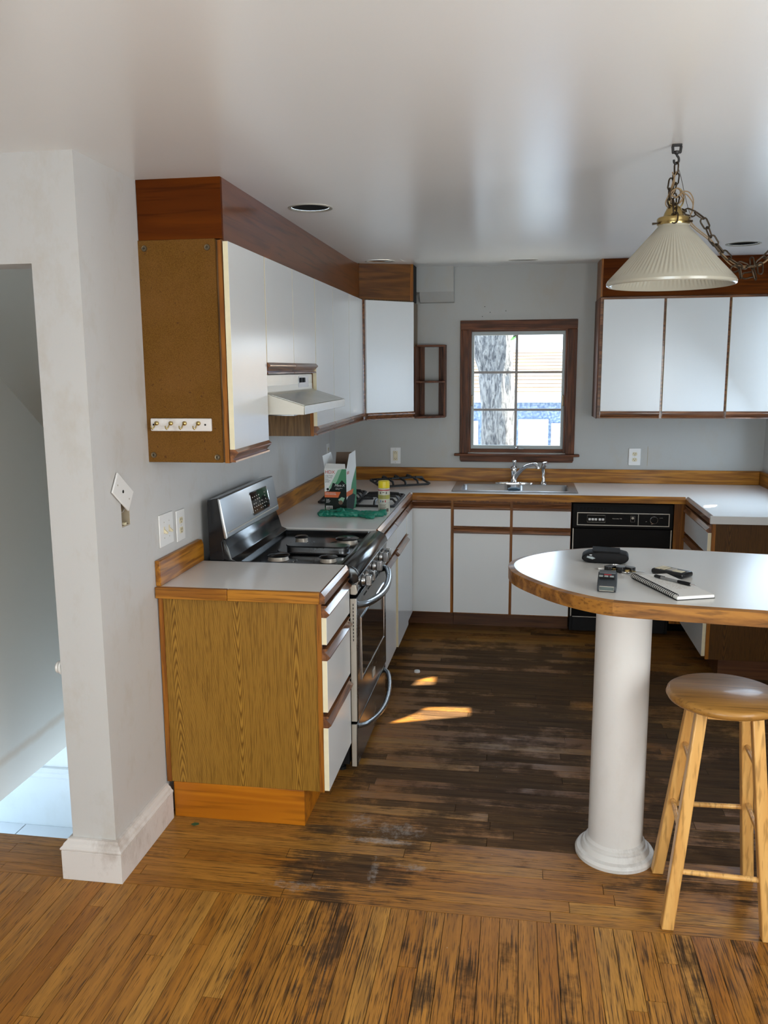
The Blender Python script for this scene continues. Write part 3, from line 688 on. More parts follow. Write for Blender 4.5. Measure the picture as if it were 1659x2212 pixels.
# ------------------------------------------------------------------ gas range
def gas_range():
    t = thing('gas_range', 'stainless and black gas range with five burners and its grates taken off', 'stove', (.34, 3.045, 0))
    y0, y1 = 2.664, 3.428; yc = (y0+y1)/2
    part('body', MB().box(.04, .628, y0, y1, .045, .880), 'blackm', t)
    for yy in (y0+.05, y1-.05):
        for xx in (.12, .585): part('foot', MB().lathe([(.018, 0), (.018, .012), (.009, .014), (.009, .044)], (xx, yy, 0), 14), 'blackm', t)
    # cooktop: raised rim round a sunken pan
    ct = MB(); zo, zi = .908, .893
    ct.box(.10, .60, y0, y1, .8805, .890)
    for a, b, c, d in ((.10, .165, y0, y1), (.588, .612, y0, y1), (.165, .588, y0, y0+.035), (.165, .588, y1-.035, y1)): ct.box(a, b, c, d, .8805, zo)
    part('cooktop', ct, 'black', t, bevel=.005)
    part('front_rim', MB().prism([(.600, .909), (.625, .911), (.650, .906), (.668, .894), (.678, .876), (.680, .866), (.672, .862), (.630, .862), (.600, .880)], 'y', y0+.012, y1-.012), 'black', t, bevel=.002, smooth=60)
    for yy, e in ((y0-.001, y0+.0115), (y1-.0115, y1)):
        part('end_cap', MB().prism([(.600, .909), (.640, .909), (.662, .896), (.676, .872), (.674, .842), (.655, .832), (.600, .840)], 'y', yy, e), 'black', t, bevel=.004, smooth=60)
    part('control_panel', MB().prism([(.629, .861), (.676, .860), (.668, .792), (.629, .785)], 'y', y0+.008, y1-.004), 'steel', t, bevel=.003)
    part('panel_end', MB().prism([(.640, .828), (.664, .830), (.672, .795), (.664, .786), (.640, .787)], 'y', y0-.002, y0+.0075), 'edgegrey', t, bevel=.004)
    for ky in (2.752, 2.838, 3.020, 3.205, 3.285):
        k = part('knob', MB().lathe([(.024, .672), (.024, .682), (.020, .690), (.001, .691)], (0, ky, .828), 28, axis='x'), 'steel', t)
        part('grip', MB().box(.6905, .716, ky-.010, ky+.010, .806, .851), 'steel', k, bevel=.004, seg=3)
        part('bezel', MB().lathe([(.029, .668), (.029, .674), (.0242, .676)], (0, ky, .828), 28, axis='x'), 'blackm', k)
    # burners
    for bx, by, r, h in ((.305, 3.184, .030, .016), (.527, 3.172, .050, .016), (.301, 2.800, .045, .012), (.523, 2.790, .036, .012)):
        b = part('burner', MB().lathe([(r*1.02, .8950), (r*.98, .899), (r*.92, .899+h), (.001, .900+h)], (bx, by, 0), 32), 'edgegrey', t, smooth=40, label='burner with grey metal ring')
        part('cap', MB().lathe([(r*1.08, .9005+h), (r*1.10, .904+h), (r*.9, .9085+h), (.001, .9095+h)], (bx, by, 0), 32), 'black', b, smooth=40)
        part('drip_ring', MB().lathe([(r*1.8, .8902), (r*1.7, .8935), (r*1.04, .8940)], (bx, by, 0), 32), 'black', b)
    def oval(l, w, z0, z1, cx, cy):
        pts = [(cx+sx*l+w*math.cos(R(a0+q*15)), cy+w*math.sin(R(a0+q*15))) for sx, a0 in ((1, -90), (-1, 90)) for q in range(13)]
        return MB().prism(pts, 'z', z0, z1)
    b = part('burner', oval(.100, .042, .8995, .918, .432, 2.985), 'steel', t, label='long oval centre burner')
    part('cap', oval(.102, .044, .9185, .925, .432, 2.985), 'black', b, bevel=.003)
    part('drip_ring', oval(.125, .062, .8903, .8995, .432, 2.985), 'black', b, bevel=.003)
    # backguard
    part('backguard', MB().prism([(.042, .90), (.042, 1.168), (.086, 1.176), (.094, 1.165), (.110, 1.01), (.098, .99), (.110, .905)], 'y', y0+.002, y1-.002), 'black', t, bevel=.003)
    part('back_apron', MB().prism([(.099, 1.004), (.112, 1.004), (.128, .965), (.140, .922), (.172, .9085), (.15, .905), (.101, .905)], 'y', y0+.003, y1-.004), 'black', t, bevel=.003, smooth=60)
    P0, P1 = Vector((.0905, 1.177)), Vector((.1235, 1.008))
    cp = part('console', MB().prism([(.087, 1.174), (.092, 1.1775), (.0985, 1.173), (.1265, 1.012), (.122, 1.006), (.111, 1.007)], 'y', y0-.002, y1+.001), 'steelC', t, bevel=.0025, smooth=50, label='brushed steel control console')
    def on(s_, o): q = P0.lerp(P1, s_)+Vector((.0075+o, .0013)); return (q[0], q[1])
    part('groove', MB().prism([on(.86, -.002), on(.86, .0005), on(.885, .0005), on(.885, -.002)], 'y', y0+.01, y1-.01), 'edgegrey', cp)
    d = part('display', MB().prism([on(.20, -.004), on(.20, .0012), on(.78, .0012), on(.78, -.004)], 'y', 3.035, 3.285), 'dglass', cp, bevel=.001)
    part('display_rim', MB().tube([(*on(a, .001)[:1], y_, on(a, .001)[1]) for a, y_ in ((.19, 3.04), (.19, 3.28), (.24, 3.29), (.74, 3.29), (.79, 3.28), (.79, 3.04), (.74, 3.03), (.24, 3.03))], .0016, 5, True), 'chrome', d)
    for i in range(5):
        for j in range(7):
            if random.random() < .75:
                q0, q1 = on(.32+.09*i, .0013), on(.345+.09*i, .0013); yy = 3.055+.030*j
                part('key_mark', MB().prism([q0, on(.32+.09*i, .0017), on(.345+.09*i, .0017), q1], 'y', yy, yy+random.choice((.008, .013))), 'edgegrey', d, smooth=0)
    # oven door
    dr = part('oven_door', MB().box(.634, .668, y0+.004, y1-.004, .236, .772), 'steelD', t, bevel=.004)
    part('side_strip', MB().box(.640, .664, y0-.0015, y0+.0035, .238, .770), 'edgegrey', dr, bevel=.001)
    for i in range(11): part('vent_slot', MB().box(.651, .6545, y0-.0022, y0-.0016, .590+.015*i, .600+.015*i), 'void', dr)
    part('window', MB().box(.6645, .6695, y0+.085, y1-.085, .395, .665), 'dglass', dr, bevel=.0015)
    part('window_frame', MB().tube([(.6692, a, b_) for a, b_ in ((y0+.085, .395), (y1-.085, .395), (y1-.085, .665), (y0+.085, .665))], .0045, 6, True), 'chrome', dr)
    for i in range(5): part('vent_slot', MB().box(.6684, .6692, y0+.16+.10*i, y0+.225+.10*i, .742, .748), 'void', dr)
    n = 22
    def handle(z, b): return [(.664+.062*math.sin(math.pi*i/n)**.55+(0 if 0 < i < n else -.006), y0+.03+(y1-y0-.06)*i/n, z-b*math.sin(math.pi*i/n)) for i in range(n+1)]
    part('handle', MB().tube(handle(.733, .018), [.015]*(n+1), 12), 'steel', dr, smooth=60)
    bd = part('badge', MB().box(.6685, .6715, yc-.03, yc+.03, .300, .336), 'edgegrey', dr, bevel=.001)
    # storage drawer
    sd = part('storage_drawer', MB().box(.634, .664, y0+.004, y1-.004, .035, .226), 'steelD', t, bevel=.004)
    part('side_strip', MB().box(.640, .660, y0-.0015, y0+.0035, .037, .224), 'edgegrey', sd, bevel=.001)
    part('handle', MB().tube(handle(.205, .03), [.011]*(n+1), 12), 'steel', sd, smooth=60)
gas_range()

# ------------------------------------------------------------------ wall cabinets
UX = .300                                     # front of the left wall cabinets' frames
def upper_pull(face, f, a0, a1, z, root): return rail(face, f, a0, a1, z, False, .045)
def near_upper():
    t = thing('wall_cabinet', 'white door wall cabinet nearest the camera with a cork covered side', 'wall cabinet', (.15, 2.43, 1.372))
    part('carcass', MB().box(.004, .281, 2.236, 2.652, 1.374, 2.138), 'sidewood', t)
    part('stile', MB().box(.2835, .2995, 2.230, 2.652, 1.372, 2.136), 'oakZ', t)
    front('door', t, ('x', 1), UX+.004, 2.222, 2.640, 1.376, 2.130, 'bottom')
    c = thing('cork_board', 'cork sheet screwed onto the end of the wall cabinet', 'cork board', (.138, 2.226, 1.375))
    part('sheet', MB().box(-.002, .277, 2.222, 2.2345, 1.374, 2.140), 'cork', c, bevel=.0015, seg=1)
    for x, z in ((.023, 2.113), (.250, 2.111), (.020, 1.400), (.258, 1.394)):
        sc_ = part('screw_cup', MB().lathe([(.0105, -.0005), (.0095, -.003), (.006, -.0025), (.0055, -.0015), (.001, -.002)], (x, 2.222, z), 20, axis='y'), 'bronze', c)
        part('screw_slot', MB().box(x-.0035, x+.0035, 2.2185, 2.2195, z-.0007, z+.0007).box(x-.0007, x+.0007, 2.2184, 2.2194, z-.0035, z+.0035), 'void', sc_)
    h = thing('key_rack', 'white key rack with four brass hooks on the cork board', 'key rack', (.131, 2.215, 1.508))
    part('backplate', MB().box(.018, .244, 2.209, 2.2215, 1.486, 1.531), 'base', h, bevel=.004)
    for x in (.043, .096, .147, .198):
        b = part('hook', MB().lathe([(.008, -.0), (.0075, -.006), (.004, -.008), (.001, -.0085)], (x, 2.2085, 1.514), 18, axis='y'), 'brass', h)
        part('wire', MB().tube([(x-.001, 2.203, 1.512), (x-.002, 2.195, 1.508), (x-.006, 2.190, 1.498), (x-.010, 2.190, 1.494), (x-.014, 2.191, 1.498), (x-.015, 2.192, 1.506)], .0024, 7), 'brass', b)
    for x in (.030, .222): part('screw', MB().lathe([(.0035, -.0003), (.0025, -.0012), (.001, -.0012)], (x, 2.209, 1.509), 12, axis='y'), 'void', h)
near_upper()
def hood_upper():
    t = thing('wall_cabinet', 'short two-door wall cabinet above the range hood', 'wall cabinet', (.15, 3.06, 1.69))
    part('carcass', MB().box(.004, .2985, 2.656, 3.464, 1.684, 2.138), 'sidewood', t)
    for a, b in ((2.646, 3.054), (3.056, 3.464)): front('door', t, ('x', 1), UX+.004, a, b, 1.682, 2.130, 'bottom')
hood_upper()
def narrow_upper():
    t = thing('wall_cabinet', 'long wall cabinet with three white doors between hood and corner', 'wall cabinet', (.15, 4.1, 1.372))
    part('carcass', MB().box(.004, .2985, 3.474, 4.735, 1.374, 2.138), 'sidewood', t)
    part('stile', MB().box(.288, .3035, 3.468, 3.4735, 1.372, 2.138), 'oakZ', t)
    part('side_panel', MB().box(.004, .287, 3.466, 3.4735, 1.372, 1.70), 'sidewood', t, label='dark wood side below the hood')
    for a, b in ((3.470, 3.868), (3.870, 4.300), (4.302, 4.733)): front('door', t, ('x', 1), UX+.004, a, b, 1.376, 2.130, 'bottom')
narrow_upper()
def corner_upper():
    t = thing('wall_cabinet', 'angled corner wall cabinet with one white door beside the small shelf', 'wall cabinet', (.30, 5.05, 1.372))
    a, b = Vector((.322, 4.740)), Vector((.603, 5.021)); d = (b-a).normalized(); nrm = Vector((d.y, -d.x))
    part('carcass', MB().prism([(.004, 4.742), (.300, 4.742), (.598, 5.040), (.598, YB-.003), (.004, YB-.003)], 'z', 1.376, 2.138), 'sidewood', t)
    L = (b-a).length
    def P(q, o): v = a+d*q+nrm*o; return (v.x, v.y)
    def bx(q0, q1, o0, o1, z0, z1): return MB().prism([P(q0, o0), P(q1, o0), P(q1, o1), P(q0, o1)], 'z', z0, z1)
    o = part('door', bx(.014, L-.004, .002, .020, 1.421, 2.128), 'white', t, bevel=.0006, seg=1, smooth=0)
    mb = MB(); pr = [(0, .045), (.019, .045), (.030, .035), (.030, .031), (.014, .016), (.010, .011), (.020, .006), (.021, 0), (0, 0)]
    vs = [(*P(q, .002+o_), 1.376+z) for q in (.014, L-.004) for o_, z in pr]; n = len(pr)
    mb.add(vs, [list(range(n)), list(range(n, 2*n))]+[(i, (i+1) % n, n+(i+1) % n, n+i) for i in range(n)])
    part('pull_rail', mb, 'pullX', o, label='brown oak finger pull', smooth=25)
    part('stile', bx(-.004, .012, -.006, .006, 1.376, 2.134), 'pullY', t)
corner_upper()
def right_upper():
    t = thing('wall_cabinet', 'white three-door wall cabinet to the right of the window', 'wall cabinet', (2.36, YB-.16, 1.372))
    f = YB-.310
    part('carcass', MB().box(1.806, XR-.004, f+.020, YB-.003, 1.374, 2.140), 'sidewood', t)
    part('face_frame', MB().box(1.806, XR-.004, f+.0005, f+.0195, 1.376, 2.140), 'pullX', t)
    part('stile', MB().box(1.798, 1.8055, f-.0, YB-.003, 1.374, 2.135), 'dkZ', t)
    for a, b in ((1.822, 2.194), (2.206, 2.584), (2.596, XR-.006)): front('door', t, ('y', -1), f, a, b, 1.377, 2.124, 'bottom')
right_upper()
def soffits():
    z0 = 2.140
    solo('trim_2', MB().box(.002, .3025, 2.226, 2.2395, z0, ZC+.004), 'soffX', kind='structure', loc=(0, 0, 0))
    solo('trim_3', MB().box(.290, .303, 2.240, 4.738, z0-.004, ZC+.006), 'soffY', kind='structure', loc=(0, 0, 0))
    a, b = Vector((.303, 4.738)), Vector((.607, 5.042)); d = (b-a).normalized(); n = Vector((-d.y, d.x))
    q = lambda u, o: tuple(a+d*u+n*o); L = (b-a).length
    solo('trim_6', MB().prism([q(.0005, 0), q(L-.026, 0), q(L-.026, .012), q(.0005, .012)], 'z', z0-.002, ceil_z(.45, 5.0)+.006), 'soffD', kind='structure', loc=(0, 0, 0))
    solo('trim_7', MB().prism([q(L-.0255, 0), q(L, 0), q(L, .014), q(L-.0255, .014)], 'z', z0-.002, ceil_z(.6, 5.03)+.006), 'oakZ', kind='structure', loc=(0, 0, 0))
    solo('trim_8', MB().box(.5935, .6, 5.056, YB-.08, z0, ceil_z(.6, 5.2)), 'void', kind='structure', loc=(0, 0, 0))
    solo('trim_9', MB().box(1.816, XR-.002, YB-.312, YB-.300, 2.142, ceil_z(2, 5.1)+.006), 'soffX', kind='structure', loc=(0, 0, 0))
    solo('trim_10', MB().box(1.804, 1.8155, YB-.314, YB-.002, 2.142, ceil_z(2, 5.1)+.006), 'oakZ', kind='structure', loc=(0, 0, 0))
soffits()
def corner_shelf():
    t = thing('corner_shelf', 'small open two-tier stained wood shelf between corner cabinet and window', 'shelf', (.71, 5.24, 1.367))
    x0, x1, yb = .6045, .803, YB-.002; z0, z1 = 1.367, 1.860
    def tier(z, th=.014):
        pts = [(x0, yb)]+[(x0, yb-.235)]+[(x0+(x1-x0)*i/10, yb-.235+.11*(i/10)**2.2) for i in range(1, 11)]+[(x1, yb)]
        return MB().prism(pts, 'z', z, z+th)
    part('shelf', tier(z0+.0), 'dkX', t, bevel=.002); part('shelf', tier(1.606, .012), 'dkX', t, bevel=.002)
    part('top', MB().box(x0, x1, yb-.11, yb, z1-.012, z1), 'dkX', t)
    part('upright', MB().box(x0, x0+.012, yb-.235, yb, z0+.0145, z1-.0125), 'dkZ', t)
    part('upright', MB().box(x1-.012, x1, yb-.115, yb, z0+.0145, z1-.0125), 'dkZ', t)
    part('back_strip', MB().box(x0+.0125, x0+.045, yb-.010, yb, z0+.0145, z1-.0125), 'dkZ', t)
    part('back_strip', MB().box(x1-.055, x1-.0125, yb-.010, yb, z0+.0145, z1-.0125), 'dkZ', t)
corner_shelf()
def range_hood():
    t = thing('range_hood', 'almond coloured range hood sloping out under the short cabinet', 'range hood', (.24, 3.07, 1.517))
    y0, y1 = 2.664, 3.458
    part('canopy', MB().prism([(.004, 1.520), (.462, 1.520), (.464, 1.555), (.330, 1.596), (.306, 1.606), (.302, 1.6795), (.004, 1.6795)], 'y', y0, y1), ['hood'], t, bevel=.003)
    part('front_lip', MB().box(.4645, .4665, y0+.003, y1-.003, 1.521, 1.556), 'hoodf', t, bevel=.0008, seg=1)
    part('slope_panel', MB().prism([(.4625, 1.5565), (.4632, 1.5585), (.3305, 1.5992), (.3298, 1.5972)], 'y', y0+.006, y1-.006), 'hoodf', t)
    f = part('fascia', MB().box(.3025, .3045, y0+.004, y1-.004, 1.609, 1.676), 'hoodf', t)
    sw = part('switch_plate', MB().box(.305, .3062, 3.19, 3.375, 1.618, 1.668), 'steel', f)
    for q in (3.212, 3.262): part('rocker', MB().box(.3063, .312, q, q+.032, 1.640, 1.662), 'blackm', sw, bevel=.001)
    part('filter', MB().box(.06, .40, y0+.08, y1-.08, 1.512, 1.5195), 'steel', t)
range_hood()

# ------------------------------------------------------------------ windows
def back_window():
    x0, x1, z0, z1 = WIN; yo = YB
    w = thing('window_1', 'stained wood casement window with six panes over the sink', 'window', (1.29, YB, 1.05))
    del w['category']; w['kind'] = 'structure'
    c = part('casing', MB().box(.897, .957, yo-.018, yo-.0005, 1.1115, 1.960), 'dkZ', w, bevel=.003)
    part('casing', MB().box(1.627, 1.687, yo-.018, yo-.0005, 1.1115, 1.960), 'dkZ', w, bevel=.003)
    part('casing', MB().box(.897, 1.687, yo-.018, yo-.0005, 1.9605, 2.024), 'dkX', w, bevel=.003)
    for a in (.915, 1.662): part('casing_bead', MB().box(a, a+.006, yo-.0215, yo-.0185, 1.112, 1.962), 'dkZ', w, bevel=.001)
    part('stool', MB().box(.862, 1.722, yo-.045, yo+.03, 1.0945, 1.1110), 'dkX', w, bevel=.004)
    part('apron', MB().prism([(.900, 1.094), (1.684, 1.094), (1.684, 1.068), (1.677, 1.052), (.907, 1.052), (.900, 1.068)], 'y', yo-.016, yo-.0005), 'dkX', w, bevel=.002)
    for a, b in ((x0+.0005, x0+.016), (x1-.016, x1-.0005)): part('jamb', MB().box(a, b, yo-.0, yo+.13, z0+.0005, z1-.0005), 'dkZ', w)
    part('jamb', MB().box(x0+.0165, x1-.0165, yo, yo+.13, z1-.022, z1-.0005), 'dkX', w)
    part('sill', MB().box(x0+.0165, x1-.0165, yo+.031, yo+.13, z0-.0, z0+.024), 'dkX', w)
    X0, X1, Z0, Z1, ys = x0+.017, x1-.017, z0+.025, z1-.0225, yo+.045
    s = part('sash', MB().box(X0, X1, ys, ys+.03, Z0, Z0+.024).box(X0, X1, ys, ys+.03, Z1-.024, Z1).box(X0, X0+.017, ys, ys+.03, Z0+.024, Z1-.024).box(X1-.017, X1, ys, ys+.03, Z0+.024, Z1-.024), 'alu', w, label='grey metal sash frame', smooth=0)
    gx0, gx1, gz0, gz1 = X0+.0175, X1-.0175, Z0+.0245, Z1-.0245; mx = 1.283; mz = (1.413, 1.672)
    part('muntin', MB().box(mx-.009, mx+.009, ys+.006, ys+.024, gz0, gz1), 'munt', s)
    for q in mz: part('muntin', MB().box(gx0, gx1, ys+.007, ys+.023, q-.008, q+.008), 'munt', s)
    for a, b in ((gx0, mx-.009), (mx+.009, gx1)):
        for d, e in ((gz0, mz[0]-.008), (mz[0]+.008, mz[1]-.008), (mz[1]+.008, gz1)): part('pane', MB().box(a, b, ys+.014, ys+.017, d, e), 'pane', s, smooth=0)
    k = part('crank', MB().box(1.245, 1.345, yo+.012, yo+.03, 1.1395, 1.149), 'alu', w, bevel=.003)
    part('crank_handle', MB().tube([(1.29, yo+.012, 1.146), (1.295, yo+.0, 1.152), (1.305, yo-.006, 1.154), (1.30, yo-.01, 1.145)], .006, 8), 'chrome', k)
    for xx, zz in ((x0+.0165, 1.44), (x1-.030, 1.44)): part('latch', MB().box(xx, xx+.012, yo+.015, yo+.04, zz, zz+.075), 'bronze', w, bevel=.003)
back_window()
def side_window(n, axis, c, a0, a1, z0, z1, s):
    w = thing('window_%d' % n, 'daylight window', 'window', (0, 0, 0)); del w['category']; del w['label']; w['kind'] = 'structure'
    def bx(p, q, o0, o1, d, e): return MB().box(*sorted((c+s*o0, c+s*o1)), p, q, d, e) if axis == 'x' else MB().box(p, q, *sorted((c+s*o0, c+s*o1)), d, e)
    for p, q, d, e in ((a0-.06, a0, z0-.06, z1+.06), (a1, a1+.06, z0-.06, z1+.06), (a0, a1, z1, z1+.06), (a0, a1, z0-.06, z0)): part('casing', bx(p, q, .0005, .018, d, e), 'dkZ', w)
    sh = part('sash', bx(a0, a0+.03, -.08, -.05, z0, z1), 'munt', w); part('sash', bx(a1-.03, a1, -.08, -.05, z0, z1), 'munt', w)
    m = (a0+a1)/2; part('muntin', bx(m-.012, m+.012, -.08, -.05, z0, z1), 'munt', w) if a1-a0 > 1 else None
    part('pane', bx(a0+.03, a1-.03, -.066, -.063, z0, z1), 'pane', w)
side_window(2, 'x', XR, 4.05, 4.95, 1.15, 2.12, -1)
side_window(3, 'y', -1.7, .2, 1.6, .85, 1.6, 1)

# ------------------------------------------------------------------ wall plates
def plate(label, cat, face, c, a, z, w, h, kind, name, group=None):
    """wall plate: face (axis, sign), centre a/z"""
    t = thing(name, label, cat, fpt(face, c, 0, a, z), group=group)
    def bx(a0, a1, z0, z1, o0, o1): return slab(face, c, a+a0, a+a1, z+z0, z+z1, o0, o1)
    p = part('cover', bx(-w/2, w/2, -h/2, h/2, .0005, .006), 'plate', t, bevel=.0022)
    def slot(mb, mt, nm, par=p, **k): return part(nm, mb, mt, par, **k)
    if kind == 'duplex':
        for dz in (-.0195, .0195):
            pts = [(a+.0165*math.cos(R(q)), z+dz+max(-.012, min(.012, .0165*math.sin(R(q))))) for q in range(0, 360, 15)]
            f = c; ax, s = face
            r = slot(MB().prism([(y, zz) for y, zz in pts], ax, f+s*.0062, f+s*.0078), 'ivory', 'socket')
            for da, ww in ((-.0065, .0022), (.0065, .0018)): slot(bx(da-ww/2, da+ww/2, dz, dz+.008, .0079, .0083), 'void', 'slot', r)
            slot(bx(-.002, .002, dz-.009, dz-.0045, .0079, .0083), 'void', 'slot', r)
        slot(bx(-.002, .002, -.002, .002, .0062, .0068), 'edgegrey', 'screw')
    elif kind == 'gfci':
        r = slot(bx(-.0165, .0165, -.034, .034, .0062, .0085), 'ivory', 'socket', bevel=.001)
        for dz in (-.024, .016):
            for da in (-.0065, .0065): slot(bx(da-.001, da+.001, dz, dz+.008, .0086, .009), 'void', 'slot', r)
            slot(bx(-.002, .002, dz+.011 if dz > 0 else dz-.005, dz+.015 if dz > 0 else dz-.001, .0086, .009), 'void', 'slot', r)
        for dz in (-.006, .001): slot(bx(-.007, .007, dz, dz+.0045, .0086, .0095), 'cream', 'test_button', r)
        for dz in (-.048, .048): slot(bx(-.0022, .0022, dz-.0022, dz+.0022, .0062, .0068), 'edgegrey', 'screw')
    elif kind == 'switch2':
        for da in (-.023, .023):
            slot(bx(da-.0055, da+.0055, -.0125, .0125, .0062, .0072), 'ivory', 'switch_slot')
            ax, s = face
            slot(MB().prism([(c+s*.0073, z-.010), (c+s*.0073, z+.004), (c+s*.021, z-.008), (c+s*.019, z-.014)], 'y', a+da-.0042, a+da+.0042) if ax == 'x' else MB(), 'ivory', 'toggle', bevel=.001)
            for dz in (-.030, .030): slot(bx(da-.0022, da+.0022, dz-.0022, dz+.0022, .0062, .0068), 'edgegrey', 'screw')
    return t
plate('white double light switch plate with two ivory toggles above end worktop', 'light switch', ('x', 1), 0, 2.333, 1.108, .126, .122, 'switch2', 'light_switch')
plate('white two-socket outlet beside the double switch plate', 'outlet', ('x', 1), 0, 2.470, 1.099, .082, .122, 'duplex', 'wall_outlet')
plate('white outlet on left wall behind the open carton', 'outlet', ('x', 1), 0, 5.10, 1.135, .072, .116, 'duplex', 'wall_outlet')
plate('white plate with ivory rectangular outlet left of the window', 'outlet', ('y', -1), YB, .440, 1.089, .074, .116, 'gfci', 'wall_outlet')
plate('white plate with two round sockets right of the window', 'outlet', ('y', -1), YB, 2.094, 1.096, .080, .116, 'duplex', 'wall_outlet')
def loose_plate():
    t = thing('cover_plate', 'white blank cable plate hanging crooked over the open wall box', 'wall plate', (0, 2.005, 1.295), local=True, rot=(R(54), 0, 0))
    t.location = (.004, 1.990, 1.298)
    p = part('cover', MB().box(0, .006, -.038, .038, -.067, .067), 'plate', t, bevel=.002)
    part('cable_hole', MB().lathe([(.0055, .0062), (.0055, .0072), (.001, .0073)], (0, 0, .004), 14, axis='x'), 'void', p)
    for z in (-.048, .048): part('screw', MB().lathe([(.003, .0062), (.003, .0068), (.001, .0069)], (0, 0, z), 10, axis='x'), 'edgegrey', p)
    b = thing('switch_box', 'open plastic switch box in the wall under the crooked plate', 'wall box', (-.03, 2.016, HB[2]))
    y0, y1, z0, z1 = HB; o = .0006
    part('shell', MB().box(-.058, -.001, y0+o, y0+.0035, z0+o, z1-o).box(-.058, -.001, y1-.0035, y1-o, z0+o, z1-o).box(-.058, -.001, y0+.0035, y1-.0035, z0+o, z0+.004).box(-.058, -.001, y0+.0035, y1-.0035, z1-.004, z1-o).box(-.0595, -.0582, y0+o, y1-o, z0+o, z1-o), plain('dusty_box_plastic', (.40, .33, .23), .6), b, smooth=0)
    part('wire', MB().tube([(-.055, 2.01, 1.23), (-.03, 2.012, 1.22), (-.012, 2.02, 1.225), (-.01, 2.03, 1.235)], .002, 6), 'edgegrey', b)
    part('screw_lug', MB().box(-.012, -.002, 2.012, 2.024, z0+.004, z0+.012), 'ivory', b)
loose_plate()

# ------------------------------------------------------------------ breakfast bar on its column
TZ = 1.03
def spline(pts, k=6):
    out = []; P = [Vector(p) for p in pts]
    for i in range(len(P)-1):
        a, b, c, d = P[max(0, i-1)], P[i], P[i+1], P[min(len(P)-1, i+2)]
        for j in range(k):
            u = j/k; out.append(.5*((2*b)+(c-a)*u+(2*a-5*b+4*c-d)*u*u+(3*b-a-3*c+d)*u**3))
    return out+[P[-1]]
def breakfast_bar():
    t = thing('breakfast_bar', 'round-ended laminate breakfast bar with oak edge on a white column', 'table', (1.675, 2.22, 0))
    rim = [(2.92, 1.634), (2.45, 1.693), (1.999, 1.750), (1.809, 1.773), (1.640, 1.796), (1.547, 1.828), (1.440, 1.918), (1.362, 2.026), (1.308, 2.125), (1.286, 2.215), (1.289, 2.290), (1.316, 2.360), (1.372, 2.438), (1.470, 2.520), (1.610, 2.586), (1.740, 2.605), (1.90, 2.592), (2.21, 2.544), (2.92, 2.435)]
    out = [Vector((p.x, p.y)) for p in spline(rim)]
    def inset(d):
        r = []
        for i, p in enumerate(out):
            q = (out[min(i+1, len(out)-1)]-out[max(i-1, 0)]).normalized(); r.append(p+Vector((-q.y, q.x))*-d)
        return r
    ins = inset(.019)
    c = Vector((1.9, 2.2))
    if (ins[30]-c).length > (out[30]-c).length: ins = inset(-.019)
    part('tabletop', MB().prism([(p.x, p.y) for p in ins], 'z', TZ-.042, TZ), 'bartop', t, smooth=0)
    band = MB(); cut = 27
    def strip(a, b):
        n = b-a+1; vs = []
        for i in range(a, b+1):
            o, q = out[i], ins[i]+(out[i]-ins[i]).normalized()*.0004
            vs += [(q.x, q.y, TZ-.044), (q.x, q.y, TZ+.0003), (o.x, o.y, TZ-.003), (o.x, o.y, TZ-.044)]
        fs = [(4*i+k, 4*i+(k+1) % 4, 4*(i+1)+(k+1) % 4, 4*(i+1)+k) for i in range(n-1) for k in range(4)]+[(0, 1, 2, 3), (4*n-1, 4*n-2, 4*n-3, 4*n-4)]
        return MB().add(vs, fs)
    part('edge_band', strip(0, cut), 'oakB', t, label='darker oak edge board', smooth=25)
    part('edge_band', strip(cut, 58), 'oakB', t, label='curved oak edge band', smooth=25); part('edge_band', strip(58, len(out)-1), 'oakB', t, smooth=25)
    cx, cy = 1.675, 2.22
    part('column', MB().lathe([(.0935, .055), (.0925, .5), (.0915, TZ-.0445)], (cx, cy, 0), 48), 'column', t)
    part('column_base', MB().lathe([(.136, .0), (.137, .012), (.131, .022), (.118, .026), (.117, .034), (.110, .044), (.103, .046), (.102, .058), (.095, .064), (.0935, .066)], (cx, cy, 0), 56), 'colbase', t, smooth=30)
breakfast_bar()

# ------------------------------------------------------------------ bar stool
def stool():
    t = thing('bar_stool', 'round wooden bar stool with splayed square legs beside the white column', 'stool', (1.948, 1.968, 0))
    part('seat', MB().lathe([(.001, .682), (.150, .682), (.166, .688), (.172, .698), (.169, .709), (.160, .7145), (.001, .7155)], (1.952, 1.968, 0), 56), 'seat', t, smooth=50)
    feet = [(1.790, 1.822), (2.078, 1.806), (1.806, 2.122), (2.100, 2.130)]; tops = [(1.872, 1.898), (2.028, 1.890), (1.880, 2.046), (2.035, 2.050)]
    def at(i, z): u = z/.681; return Vector((feet[i][0]+(tops[i][0]-feet[i][0])*u, feet[i][1]+(tops[i][1]-feet[i][1])*u, z))
    for i in range(4):
        vs = []
        for z, h in ((0, .0185), (.681, .017)):
            c = at(i, z); vs += [(c.x+sx*h, c.y+sy*h, z) for sx, sy in ((-1, -1), (1, -1), (1, 1), (-1, 1))]
        part('leg', MB().add(vs, [(3, 2, 1, 0), (4, 5, 6, 7), (0, 1, 5, 4), (1, 2, 6, 5), (2, 3, 7, 6), (3, 0, 4, 7)]), 'stool', t, bevel=.004)
    for a, b, z in ((0, 1, .178), (2, 3, .270), (0, 2, .290), (0, 2, .500), (1, 3, .290), (1, 3, .500)):
        p, q = at(a, z), at(b, z); d = (q-p).normalized()
        part('rung', MB().tube([p+d*.012, q-d*.012], .0085, 12), 'stool', t)
    for a, b in ((0, 1), (2, 3), (0, 2), (1, 3)):
        p, q = at(a, .667), at(b, .667); d = (q-p).normalized(); part('apron', MB().bar(p+d*.019, q-d*.019, .014, .026), 'stool', t)
stool()

